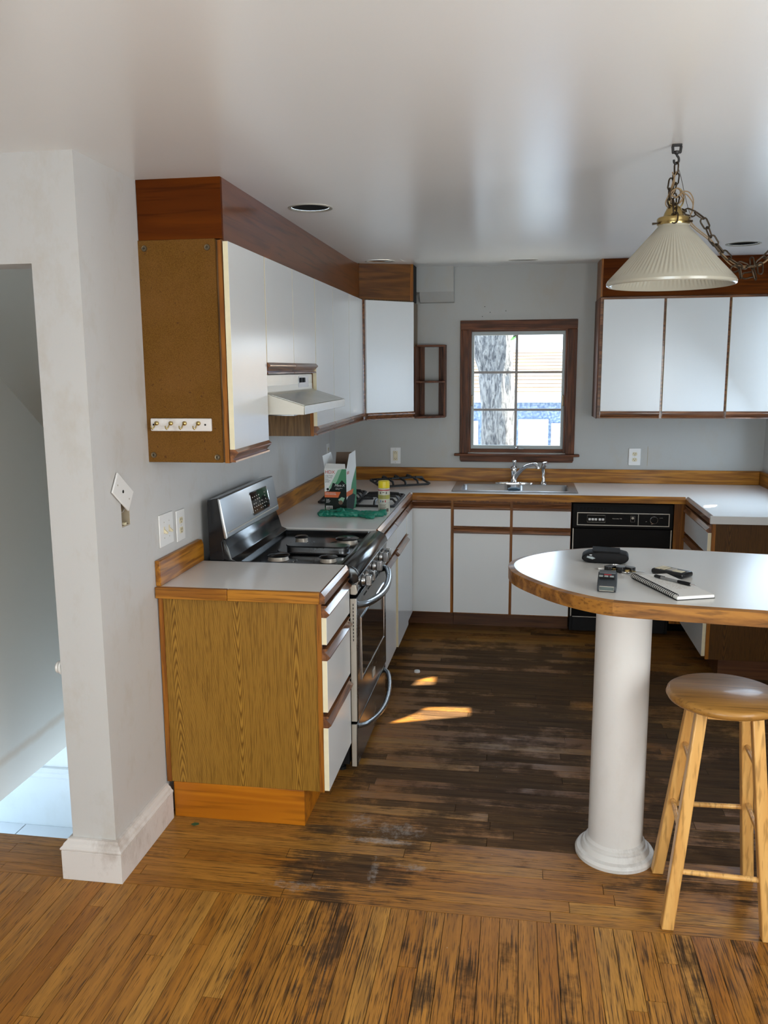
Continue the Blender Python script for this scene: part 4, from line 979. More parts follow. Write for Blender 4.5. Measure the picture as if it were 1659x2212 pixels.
# ------------------------------------------------------------------ pendant lamp on its chain
LX, LY = 1.751, 2.077
def pendant():
    t = thing('pendant_lamp', 'ribbed glass cone pendant lamp hanging on a swagged bronze chain', 'pendant lamp', (LX, LY, ZC))
    n = 168
    outp = [(.0415, 2.120), (.045, 2.108), (.060, 2.090), (.0805, 2.0675), (.110, 2.034), (.140, 2.001), (.165, 1.974), (.182, 1.9555), (.1875, 1.948), (.1865, 1.941), (.182, 1.9385)]
    inp = [(.1765, 1.943), (.160, 1.9725), (.135, 1.999), (.105, 2.032), (.075, 2.066), (.055, 2.088), (.038, 2.105), (.035, 2.118)]
    def rib(j, i): return (.011 if i % 2 else -.004) if 2 <= j <= 7 or 11 <= j <= 15 else 0
    part('glass_shade', MB().open_lathe(outp+inp, (LX, LY, 0), n, rib=rib), 'shade', t, smooth=22, label='ribbed translucent glass cone')
    part('brass_collar', MB().lathe([(.0465, 2.113), (.0475, 2.118), (.0475, 2.131), (.045, 2.134), (.030, 2.138), (.027, 2.148), (.021, 2.160), (.012, 2.168), (.010, 2.176), (.001, 2.177)], (LX, LY, 0), 40), 'brass', t, smooth=40)
    for a in (195, 315, 75): part('thumb_screw', MB().tube([(LX+.046*math.cos(R(a)), LY+.046*math.sin(R(a)), 2.118), (LX+.064*math.cos(R(a)), LY+.064*math.sin(R(a)), 2.116)], [.002, .0035], 8), 'antq', t)
    # ceiling hook
    part('hook_bracket', MB().box(LX-.014, LX+.014, LY-.007, LY+.007, ZC-.005, ZC+.001).bar((LX-.012, LY, ZC-.004), (LX-.010, LY, ZC-.023), .004, .008).bar((LX+.012, LY, ZC-.004), (LX+.010, LY, ZC-.023), .004, .008).box(LX-.013, LX+.013, LY-.005, LY+.005, ZC-.025, ZC-.021), 'iron', t, bevel=.0015)
    hp = [(LX-.001, LY, ZC-.022), (LX+.001, LY, ZC-.030), (LX+.006, LY, ZC-.037), (LX+.007, LY, ZC-.045), (LX+.004, LY, ZC-.051), (LX-.002, LY, ZC-.053), (LX-.006, LY, ZC-.049), (LX-.007, LY, ZC-.042)]
    part('hook', MB().tube(spline(hp, 3), .0034, 10).lathe([(.001, ZC-.016), (.008, ZC-.018), (.009, ZC-.023), (.004, ZC-.028), (.001, ZC-.029)], (LX, LY, 0), 16), 'iron', t, smooth=60)
    # chain links: one mesh, copied along the runs
    Lk, Wk, wr = .034, .0185, .0024
    ring = [((-1 if 90 <= q <= 270 else 1)*(Lk-Wk)/2+Wk/2*math.cos(R(q)), Wk/2*math.sin(R(q)), 0) for q in (0, 30, 60, 90, 91, 120, 150, 180, 210, 240, 269, 270, 300, 330)]
    lm = MB().tube(ring, wr, 6, True).mesh('chain_link', 'antq', smooth=60); cnt = [0]
    def link(p, d, roll):
        o = bpy.data.objects.new('chain_link', lm); COL.objects.link(o); o.parent = t; ORG[o] = ORG[t]
        d = Vector(d).normalized(); q = d.to_track_quat('X', 'Z'); o.rotation_mode = 'QUATERNION'
        from mathutils import Quaternion
        o.rotation_quaternion = q @ Quaternion((1, 0, 0), roll); o.location = Vector(p)-ORG[t]
    def run(pts, r0=0, step=.0285):
        P = spline(pts, 24); acc = 0; tgt = step/2; k = 0
        for a, b in zip(P, P[1:]):
            L = (b-a).length
            while acc+L >= tgt and L > 0:
                link(a+(b-a)*((tgt-acc)/L), b-a, r0+(k % 2)*math.pi/2+random.uniform(-.3, .3)); k += 1; tgt += step
            acc += L
    run([(LX+.001, LY, ZC-.052), (LX+.001, LY, ZC-.10), (LX-.004, LY-.003, 2.20), (LX, LY, 2.166)], .2)
    run([(LX-.012, LY-.006, 2.242), (LX-.016, LY-.008, 2.215), (LX-.014, LY-.010, 2.185), (LX-.006, LY-.012, 2.160)], 1.0)
    run([(LX+.004, LY-.010, 2.190), (LX-.002, LY-.03, 2.160), (LX-.004, LY-.046, 2.118)], .4)
    E = (2.115, 2.10, 2.135)
    run([(LX+.006, LY, 2.162), (1.800, LY, 2.146), (1.825, LY, 2.137), (1.845, LY, 2.108), (1.862, LY+.004, 2.075), (1.895, LY+.006, 2.035), (1.930, LY+.008, 2.006), (1.965, LY+.012, 1.992), (2.0, LY+.015, 1.999), (2.03, LY+.017, 2.030), (2.075, LY+.02, 2.085), (2.18, LY+.05, 2.23), (2.235, LY+.06, ZC-.02)], .3)
    for p, d, r_ in (((1.948, LY, 1.972), (.2, 0, -1), 0), ((1.972, LY+.01, 1.965), (1, 0, .2), 1.2), ((1.990, LY+.01, 1.968), (.3, 0, -1), .6), ((2.006, LY+.012, 1.985), (.1, 0, -1), 1.2), ((1.875, LY+.004, 2.048), (1, 0, -1.2), .2), ((1.938, LY+.006, 1.986), (1, 0, .4), 1.5), ((1.983, LY+.012, 2.000), (-.2, 0, 1), .4)): link(p, d, r_)
    # wires
    c1 = spline([(1.712+.04, LY-.006, 2.264), (LX-.018, LY-.010, 2.20), (LX-.026, LY-.010, 2.15+.03), (LX-.024, LY-.008, 2.168), (LX-.012, LY-.004, 2.158)], 8)
    part('cord', MB().tube(c1, .0016, 6), 'cord', t)
    c2 = spline([(LX-.010, LY-.004, 2.262), (LX-.004, LY-.008, 2.235), (LX-.012, LY-.012, 2.205), (LX+.002, LY-.014, 2.190), (LX+.022, LY-.010, 2.205), (LX+.040, LY-.006, 2.203), (LX+.053, LY-.002, 2.183), (LX+.052, LY, 2.155), (LX+.047, LY+.002, 2.132), (LX+.060, LY+.004, 2.110), (1.860, LY+.006, 2.070), (1.895, LY+.01, 2.030), (1.935, LY+.012, 1.998), (1.975, LY+.014, 1.992), (2.02, LY+.016, 2.004), (2.08, LY+.02, 2.08), (2.2, LY+.05, 2.25)], 8)
    part('cord', MB().tube(c2, .0018, 6), 'cord', t)
    part('cord', MB().tube([(p.x+.003*math.sin(i*.21)-.002, p.y+.002, p.z-.004+.003*math.cos(i*.13)) for i, p in enumerate(c2[18:])], .0018, 6), 'cord', t)
    c3 = [(LX+.004+.020*math.cos(a*.42+.5)*(.8+.2*math.sin(a)), LY-.014+.006*math.sin(a*.9), 2.192+.022*math.sin(a*.42+.5)) for a in range(34)]
    part('cord', MB().tube(spline(c3, 3), .0017, 6), 'cord', t)
    part('loop', MB().tube([(LX+.004+.021*math.sin(a), LY-.008, 2.186+.030*math.cos(a)) for a in [i*math.pi/14 for i in range(28)]], .0022, 8, True), 'brass', t, label='brass wire loop')
    part('ground_wire', MB().tube(spline([(LX+.008, LY-.004, 2.268), (LX+.018, LY-.004, 2.235), (LX+.029, LY-.002, 2.195), (LX+.040, LY, 2.160), (LX+.052, LY, 2.132)], 5), .0008, 5), 'antq', t)
    part('swag_hook', MB().box(2.22, 2.25, LY+.05, LY+.07, ZC-.006, ZC-.0005).tube([(2.235, LY+.06, ZC-.006), (2.235, LY+.06, ZC-.02), (2.243, LY+.06, ZC-.03), (2.235, LY+.06, ZC-.038), (2.227, LY+.06, ZC-.03)], .003, 8), 'iron', t)
pendant()

# ------------------------------------------------------------------ on the bar
blk = 'blackm'
def on_bar():
    # zipped black pouch
    t = thing('pouch', 'black fabric zip pouch lying on the breakfast bar behind the keys', 'pouch', (1.615, 2.335, TZ+.0005), rz=R(-6), local=True)
    prof = [(-.078, .014), (-.066, .004), (-.030, .0), (.055, .0), (.074, .008), (.082, .020), (.076, .032), (.050, .038), (-.020, .040), (-.055, .034), (-.074, .024)]
    part('body', MB().prism(prof, 'y', -.040, .040), 'blackm', t, bevel=.010, seg=3, smooth=60)
    part('flap', MB().prism([(-.040, .0395), (.048, .0385), (.052, .042), (-.042, .0440)], 'y', -.034, .042), 'blackm', t, bevel=.001)
    part('pocket_opening', MB().prism([(-.060, .020), (-.040, .014), (-.030, .018), (-.042, .024), (-.058, .025)], 'y', -.0412, -.0395), 'alu', t, label='pale lining showing at open end')
    part('zip_pull', MB().box(-.050, -.042, -.0425, -.0405, .028, .031), 'chrome', t)
    # keys
    k = thing('key_bunch', 'bunch of keys with black heads on a ring beside the pouch', 'keys', (1.640, 2.205, TZ+.0005), local=True)
    part('ring', MB().tube([(.020*math.cos(a), .020*math.sin(a), .009+.006*math.sin(a)) for a in [i*math.pi/12 for i in range(24)]], .0013, 6, True), 'chrome', k)
    def key(x, y, a, L=.034, h=.006, hd='black', mt='chrome', z=.0):
        ca, sa = math.cos(R(a)), math.sin(R(a)); b = MB()
        pts = [(-.015, -.013), (.012, -.015), (.019, -.008), (.019, .008), (.012, .015), (-.015, .013)]
        q = part('key_head', MB().prism([(x+p*ca-r_*sa, y+p*sa+r_*ca) for p, r_ in pts], 'z', z+.001, z+.001+h), hd, k, bevel=.0015)
        bl = [(.019, -.004), (.019+L, -.004), (.022+L, 0), (.019+L, .003), (.019, .003)]
        part('key_blade', MB().prism([(x+p*ca-r_*sa, y+p*sa+r_*ca) for p, r_ in bl], 'z', z+.002, z+.0045), mt, q)
    key(-.020, -.012, 225, .028, .016, 'black'); key(.012, -.022, 262, .022, .018, 'black'); key(.042, -.008, -25, .030, .014, 'black')
    key(.026, -.026, 285, .026, .004, 'chrome'); key(.030, -.012, 310, .024, .004, 'brass', 'brass', .004); key(-.002, -.010, 250, .020, .005, 'brass', 'brass', .006)
    part('red_tag', MB().box(-.036, -.024, -.016, -.006, .001, .010), plain('red_plastic', (.35, .02, .02), .4), k, bevel=.002)
    part('white_tag', MB().box(-.058, -.037, -.006, .006, .001, .007), 'plate', k, bevel=.002)
    # grey handheld device
    d = thing('handheld_meter', 'chunky dark grey handheld device with buttons and screen in front of keys', 'device', (1.588, 1.958, TZ+.0005), rz=R(-8), local=True)
    gm = plain('dark_slate_plastic', (.028, .034, .040), .42, bump=.05)
    part('body', MB().prism([(-.046, .0), (.050, .0), (.054, .012), (.048, .036), (.010, .050), (-.030, .036), (-.052, .018), (-.052, .004)], 'x', -.028, .028), gm, d, bevel=.005, seg=3, smooth=50)
    nrm = Vector((0, -.33, .94)); tilt = math.atan2(.014, .040)
    def face(x0, x1, u0, u1, h, mt, nm, bv=.001):
        a = Vector((0, -.030, .0362)); dd = Vector((0, .040, .014)).normalized(); n_ = Vector((0, -dd.z, dd.y)); b = MB()
        vs = [(x, *(a+dd*u+n_*o)[1:]) for o in (0, h) for x, u in ((x0, u0), (x1, u0), (x1, u1), (x0, u1))]
        return part(nm, b.add(vs, [(3, 2, 1, 0), (4, 5, 6, 7), (0, 1, 5, 4), (1, 2, 6, 5), (2, 3, 7, 6), (3, 0, 4, 7)]), mt, d, bevel=bv)
    face(-.024, .024, .028, .044, .004, plain('smoky_lens', (.08, .09, .10), .2), 'lens'); face(-.010, .012, .021, .025, .002, plain('red_mark', (.30, .03, .04), .4), 'red_label', 0)
    for x in (-.020, -.004, .012): face(x-.005, x+.007, .010, .017, .003, 'alu', 'button')
    face(-.022, .022, -.004, .006, .002, 'blackm', 'grip_pad')
    sc_ = part('screen', MB().box(-.020, .020, -.0528, -.0518, .006, .017), plain('dull_screen', (.06, .08, .075), .25), d); part('screen_rim', MB().tube([(a, -.0526, c) for a, c in ((-.021, .005), (.021, .005), (.021, .018), (-.021, .018))], .001, 5, True), 'edgegrey', sc_)
    # notebook: local x along its short side, y along the spiral
    A, B = Vector((1.674, 2.093)), Vector((1.768, 1.838)); ang = math.atan2((B-A).x, -(B-A).y)
    nb = thing('notebook', 'open spiral bound notebook with handwriting lying on the bar', 'notebook', (B.x, B.y, TZ+.0005), rz=ang, local=True)
    Ln = (B-A).length; Wd = .127
    part('cover', MB().box(.004, Wd, 0, Ln, 0, .0012), blk, nb)
    part('pages', MB().box(.007, Wd-.001, .001, Ln-.001, .0013, .0105), plain('paper_pages', (.80, .79, .75), .7, var=.02), nb, bevel=.0012)
    part('top_sheet', MB().box(.010, Wd-.004, .003, Ln-.003, .0106, .0109), plain('paper_sheet', (.74, .74, .72), .7, var=.02), nb)
    sp = MB()
    for i in range(26):
        y = .010+i*(Ln-.02)/25; sp.tube([(.006+.010*math.cos(a), y, .0099+.0085*math.sin(a)) for a in [j*math.pi/5 for j in range(10)]], .0011, 5, True)
    part('spiral', sp, blk, nb, kind='stuff')
    wr_ = MB(); rr = random.Random(3)
    for i in range(12):
        y = Ln-.05-i*.0125; x = .03
        while x < .095:
            w_ = rr.uniform(.004, .012); wr_.box(x, x+w_, y, y+rr.uniform(.0012, .0035), .01092, .01105); x += w_+rr.uniform(.002, .006)
    part('handwriting', wr_, 'edgegrey', nb, kind='stuff', smooth=0)
    pe = thing('pen', 'black and clear ballpoint pen lying across the notebook', 'pen', (1.744, 2.070, TZ+.0172), rz=math.atan2(1.959-2.072, 1.847-1.742), local=True)
    part('barrel', MB().lathe([(.0042, .025), (.0042, .088)], (0, 0, 0), 14, axis='x'), plain('clear_pen_plastic', (.22, .22, .22), .2), pe)
    part('cap_end', MB().lathe([(.001, .0), (.0042, .001), (.0046, .024), (.0042, .0249)], (0, 0, 0), 14, axis='x'), 'black', pe)
    part('clip', MB().box(.004, .040, -.0012, .0012, .0047, .0060), 'black', pe)
    part('grip', MB().lathe([(.0048, .0882), (.0056, .10), (.0056, .125), (.0048, .134)], (0, 0, 0), 14, axis='x'), 'blackm', pe)
    part('tip', MB().lathe([(.0042, .1342), (.0022, .147), (.0006, .154)], (0, 0, 0), 12, axis='x'), 'chrome', pe)
    ph = thing('card_wallet', 'black card holder with pale cards lying behind the notebook', 'wallet', (1.812, 2.160, TZ+.0005), rz=R(-42), local=True)
    part('sleeve', MB().box(-.058, .058, -.033, .033, 0, .018), 'black', ph, bevel=.007, seg=3, smooth=60)
    for a, b, c, e in ((-.048, -.030, -.024, .024), (-.027, -.014, -.022, .018)): part('card', MB().box(a, b, c, e, .0181, .0192), 'ivory', ph, bevel=.0005, seg=1)
    part('card', MB().box(.012, .044, -.018, .006, .0181, .0192), 'ivory', ph); part('window', MB().box(-.010, .010, -.016, .018, .0181, .0188), 'edgegrey', ph)
on_bar()

# ------------------------------------------------------------------ on the worktop left of the corner
def carton():
    W_, D_, H_ = .125, .225, .246; th = .0014
    t = thing('trash_bag_carton', 'open green and black trash bag carton standing on the worktop', 'box', (.252, 3.905, .9145), rz=R(-3), local=True)
    wh = plain('carton_white', (.70, .71, .70), .5, var=.03); gr = plain('carton_green', (.035, .22, .10), .45); lg = plain('carton_pale_green', (.26, .47, .33), .45)
    bk = plain('carton_black', (.010, .016, .014), .6, spec=.2); og = plain('carton_orange', (.62, .13, .03), .45); br = plain('raw_cardboard', (.16, .105, .07), .8); rd = plain('carton_red', (.50, .05, .03), .45)
    M_.update(cw=wh, cb=br)
    f = part('front_panel', MB().box(0, W_, 0, th, 0, H_), wh, t)
    def poly(pts, mt, nm, h, par=f): return part(nm, MB().prism([(u*W_, v*H_) for u, v in pts], 'y', -h, -.00005), mt, par, smooth=0)
    poly([(.62, .97), (.80, .99), (.55, .55), (.10, .50), (.30, .66)], lg, 'print', .0002); poly([(.80, .99), (1, .99), (1, .42), (.52, .50), (.30, .52), (.58, .72)], gr, 'print', .0003)
    poly([(0, 0), (1, 0), (1, .64), (.80, .74), (.62, .64), (.38, .68), (.30, .55), (.02, .46), (0, .42)], bk, 'print', .0004)
    poly([(0, 0), (1, 0), (1, .06), (.3, .05), (.0, .12)], gr, 'print', .0005); poly([(0, .345), (.62, .345), (.74, .475), (0, .475)], og, 'banner', .0006)
    poly([(.06, .065), (.36, .065), (.36, .155), (.06, .155)], wh, 'barcode_label', .0006)
    for i in range(9): poly([(.10+.026*i, .085), (.10+.026*i+(.014 if i % 3 else .008), .085), (.10+.026*i+(.014 if i % 3 else .008), .145), (.10+.026*i, .145)], bk, 'bar', .0007)
    poly([(.62, .30), (.72, .22), (.84, .24), (.92, .34), (.78, .36)], lg, 'leaf_print', .0006)
    c_ = [(.73+.10*math.cos(R(q)), .235+.05*math.sin(R(q))) for q in range(0, 360, 24)]; poly(c_, br, 'emblem', .0007)
    for u, v in ((.15, .53),): poly([(u+.085*math.cos(R(q)), v+.042*math.sin(R(q))) for q in range(0, 360, 20)], wh, 'seal', .0007); poly([(u+.06*math.cos(R(q)), v+.03*math.sin(R(q))) for q in range(0, 360, 20)], bk, 'seal', .0008)
    RX = (R(90), 0, 0)
    text('HDX', .026, f, (.004, -.0007, H_*.885), RX, rd); text('Large Trash', .0090, f, (.005, -.0007, H_*.825), RX, bk); text('Drawstring Bags', .0060, f, (.005, -.0007, H_*.79), RX, bk)
    text('Bolsas\nde basura\ngrandes', .0075, f, (.005, -.0007, H_*.75), RX, bk)
    text('Mint-X', .0200, f, (W_*.46, -.0009, H_*.595), RX, wh, shear=.25); text('rodent repellent\ntrash bags', .0060, f, (W_*.50, -.0009, H_*.55), RX, wh)
    text('REPELS RODENTS\nREPELE ROEDORES', .0075, f, (.004, -.0009, H_*.435), RX, wh); text('16 gal\n40 bags\n60.5 L', .0080, f, (.008, -.0009, H_*.29), RX, wh); text('40 bags', .010, f, (W_*.66, -.0009, H_*.02), RX, wh)
    s = part('side_panel', MB().box(W_-th, W_, th, D_, 0, H_), wh, t)
    def sp(pts, mt, nm, h): return part(nm, MB().prism([(u*D_, v*H_) for u, v in pts], 'x', W_+.00005, W_+h), mt, s, smooth=0)
    sp([(.0, .0), (1, 0), (1, .95), (.55, .62), (.3, .30), (0, .25)], gr, 'print', .0003); sp([(0, 0), (.7, 0), (.9, .30), (.4, .42), (0, .30)], bk, 'print', .0004); sp([(0, .36), (.6, .36), (.7, .47), (0, .47)], og, 'banner', .0005)
    text('HDX', .024, s, (W_+.0006, .012, H_*.86), (R(90), 0, R(90)), rd)
    part('side_panel', MB().box(0, th, th, D_, 0, H_), wh, t); part('back_panel', MB().box(th, W_-th, D_-th, D_, 0, H_), br, t); part('bottom', MB().box(th, W_-th, th, D_-th, 0, th), br, t)
    def flap(nm, pts, mats='cb'):
        a = [Vector(p) for p in pts]; n_ = (a[1]-a[0]).cross(a[3]-a[0]).normalized()*th
        return part(nm, MB().add(a+[p+n_ for p in a], [(3, 2, 1, 0), (4, 5, 6, 7), (0, 1, 5, 4), (1, 2, 6, 5), (2, 3, 7, 6), (3, 0, 4, 7)]), mats, t)
    flap('flap', [(.002, 0, H_), (W_-.004, 0, H_), (W_-.010, .014, H_+.024), (.006, .014, H_+.026)], 'cw')
    flap('flap', [(0, .010, H_), (0, D_-.01, H_), (-.010, D_-.05, H_+.074), (-.018, .03, H_+.066)], 'cw')
    flap('flap', [(.004, D_, H_), (W_-.004, D_, H_), (W_-.006, D_+.016, H_+.070), (.006, D_+.016, H_+.068)], 'cb')
    flap('flap', [(W_, .008, H_), (W_, D_-.008, H_), (W_+.006, D_-.04, H_+.086), (W_+.010, .03, H_+.078)], 'cw')
carton()
def spray_can():
    x, y, z = .582, 3.925, .9145
    t = thing('spray_can', 'yellow capped aerosol can standing in front of the stove grates', 'spray can', (x, y, z))
    part('can', MB().lathe([(.031, z), (.0325, z+.003), (.0325, z+.132), (.030, z+.140), (.0285, z+.141)], (x, y, 0), 36), plain('can_cream', (.56, .56, .47), .35), t)
    ol = plain('can_olive', (.42, .41, .10), .4); rd = plain('can_red', (.40, .02, .04), .4); bk = plain('can_print', (.10, .10, .09), .5); bl = plain('can_blue', (.12, .22, .40), .4)
    def band(z0, z1, mt, nm='band', r=.0328): return part(nm, MB().open_lathe([(r, z+z0), (r, z+z1)], (x, y, 0), 36), mt, t)
    band(.128, .1335, rd); band(.082, .104, ol); b = band(.060, .061, bl)
    def pr(a0, a1, z0, z1, mt):
        n = 5; vs = [(x+.0331*math.cos(R(a0+(a1-a0)*i/n)), y+.0331*math.sin(R(a0+(a1-a0)*i/n)), z+q) for i in range(n+1) for q in (z0, z1)]
        part('print', MB().add(vs, [(2*i, 2*i+2, 2*i+3, 2*i+1) for i in range(n)]), mt, b)
    for q in range(6): pr(232, 300-8*(q % 2), .050-.0065*q, .0525-.0065*q, bk)
    for q in range(4): pr(236, 296, .100-.005*q, .1015-.005*q, bk)
    pr(302, 326, .012, .030, bk); pr(240, 252, .064, .076, bl); pr(262, 275, .064, .074, bk); pr(286, 296, .064, .076, rd); pr(238, 250, .110, .122, bk); pr(296, 308, .110, .122, bk); pr(262, 284, .116, .120, bk)
    part('cap', MB().lathe([(.0315, z+.1415), (.0315, z+.172), (.030, z+.178), (.027, z+.180), (.001, z+.180)], (x, y, 0), 36), plain('yellow_cap', (.75, .60, .015), .35), t)
spray_can()
def gloves():
    mb = MB(); z = .9145
    rr = random.Random(5)
    mb.tube(spline([(.250, 3.83, z+.022), (.275, 3.79, z+.018), (.33, 3.775, z+.015), (.40, 3.785, z+.016), (.47, 3.795, z+.014), (.53, 3.80, z+.013), (.595, 3.82, z+.017)], 4), [.014+.010*abs(math.sin(i*.37)) for i in range(25)], 10)
    mb.tube(spline([(.345, 3.81, z+.030), (.37, 3.80, z+.042), (.385, 3.775, z+.030), (.41, 3.76, z+.014)], 4), [.017, .016, .015, .014, .013, .012, .012, .011, .011, .010, .010, .009, .008], 10)
    mb.tube(spline([(.30, 3.83, z+.018), (.36, 3.835, z+.026), (.43, 3.83, z+.022), (.50, 3.82, z+.016), (.56, 3.835, z+.020), (.61, 3.83, z+.024)], 4), [.012+.009*abs(math.cos(i*.5)) for i in range(21)], 10)
    mb.tube(spline([(.46, 3.79, z+.012), (.50, 3.755, z+.012), (.535, 3.735, z+.012), (.56, 3.745, z+.014)], 4), [.011, .012, .012, .012, .013, .013, .014, .015, .016, .016, .015, .013, .010], 10)
    mb.tube(spline([(.30, 3.80, z+.014), (.27, 3.81, z+.020), (.245, 3.80, z+.016), (.26, 3.765, z+.010)], 4), .012, 10)
    o = solo('rubber_gloves', mb, plain('green_rubber', (.006, .19, .125), .42, var=.15), 'crumpled green rubber gloves lying in front of the carton', 'gloves', loc=(0, 0, 0))
    md = o.modifiers.new('fuse', 'REMESH'); md.mode = 'VOXEL'; md.voxel_size = .0035; md.use_smooth_shade = True
    tx = bpy.data.textures.new('crumple', 'CLOUDS'); tx.noise_scale = .013
    d = o.modifiers.new('crumple', 'DISPLACE'); d.texture = tx; d.strength = .013; d.mid_level = .6
    s_ = o.modifiers.new('soften', 'SMOOTH'); s_.iterations = 1
    dg = bpy.context.evaluated_depsgraph_get(); me = bpy.data.meshes.new_from_object(o.evaluated_get(dg)); o.modifiers.clear()
    for v in me.vertices: v.co.z = max(z+(v.co.z-z)*.85, z+.0002)
    o.data = me; org = Vector((.43, 3.80, z)); me.transform(Matrix.Translation(-org)); o.location = org
gloves()
def grates():
    def grate(label, loc, rz, w, l, tilt=(0, 0)):
        t = thing('burner_grate', label, 'stove grate', loc, group='cast iron burner grates', local=True, rot=(tilt[0], tilt[1], rz))
        h = .032; b = .0078
        fr = MB(); pts = [(-w/2+.015, -l/2), (w/2-.015, -l/2), (w/2, -l/2+.015), (w/2, l/2-.015), (w/2-.015, l/2), (-w/2+.015, l/2), (-w/2, l/2-.015), (-w/2, -l/2+.015)]
        fr.tube([(x, y, .0082) for x, y in pts], b, 6, True); part('frame', fr, 'iron', t)
        part('cross_bar', MB().tube([(-w/2, 0, .0085), (-w/2+.02, 0, h), (w/2-.02, 0, h), (w/2, 0, .0085)], b, 6), 'iron', t)
        for yy in (-l/4, l/4):
            for a in range(4):
                dx, dy = ((1, 0), (-1, 0), (0, 1), (0, -1))[a]; ex = w/2 if dx else 0; ey = l/4 if dy else 0
                part('finger', MB().tube([(dx*ex, yy+dy*ey, .0085 if dx or abs(yy+dy*ey) > l*.4 else h), (dx*ex*.8, yy+dy*ey*.8, h), (dx*.025, yy+dy*.025, h+.003)], b, 6), 'iron', t)
        for x in (-1, 1):
            for y in (-1, 1): part('foot', MB().lathe([(.006, 0), (.007, .012)], (x*(w/2-.004), y*(l/2-.02), -.0), 8), 'iron', t)
    z = .9148
    grate('black cast iron grate lying behind the yellow capped can', (.495, 4.34, z), 0, .225, .47)
    grate('black cast iron grate lying half behind the carton', (.245, 4.44, z), R(3), .225, .47)
    grate('black cast iron grate tilted in the far worktop corner', (.52, 5.00, z+.024), R(-58), .20, .36, (0, R(7)))
grates()
solo('bottle_cap', MB().lathe([(.0165, .0003), (.017, .005), (.0155, .011), (.001, .012)], (.765, 3.93, 0), 20), 'plate', 'small white plastic cap on the floorboards by the range', 'cap')
solo('leaf_scrap', MB().prism([(.112, 2.178), (.128, 2.170), (.143, 2.182), (.138, 2.192), (.121, 2.192)], 'z', .0004, .0018), plain('leaf_scrap_green', (.03, .09, .035), .7), 'small dark green scrap on the floor by the end cabinet', 'scrap')
for x, z, lb in ((1.062, 2.115, 'small nail in the wall high above the window left side'), (1.098, 2.077, 'second small nail just above the window'), (1.205, 2.085, 'nail in the wall above the window middle'), (1.046, 2.05, 'lowest nail touching the window casing top')):
    solo('nail', MB().lathe([(.0012, 0), (.0012, -.012), (.003, -.012), (.003, -.014), (.001, -.0142)], (x, YB-.0005, z), 8, axis='y'), 'antq', lb, 'nail')

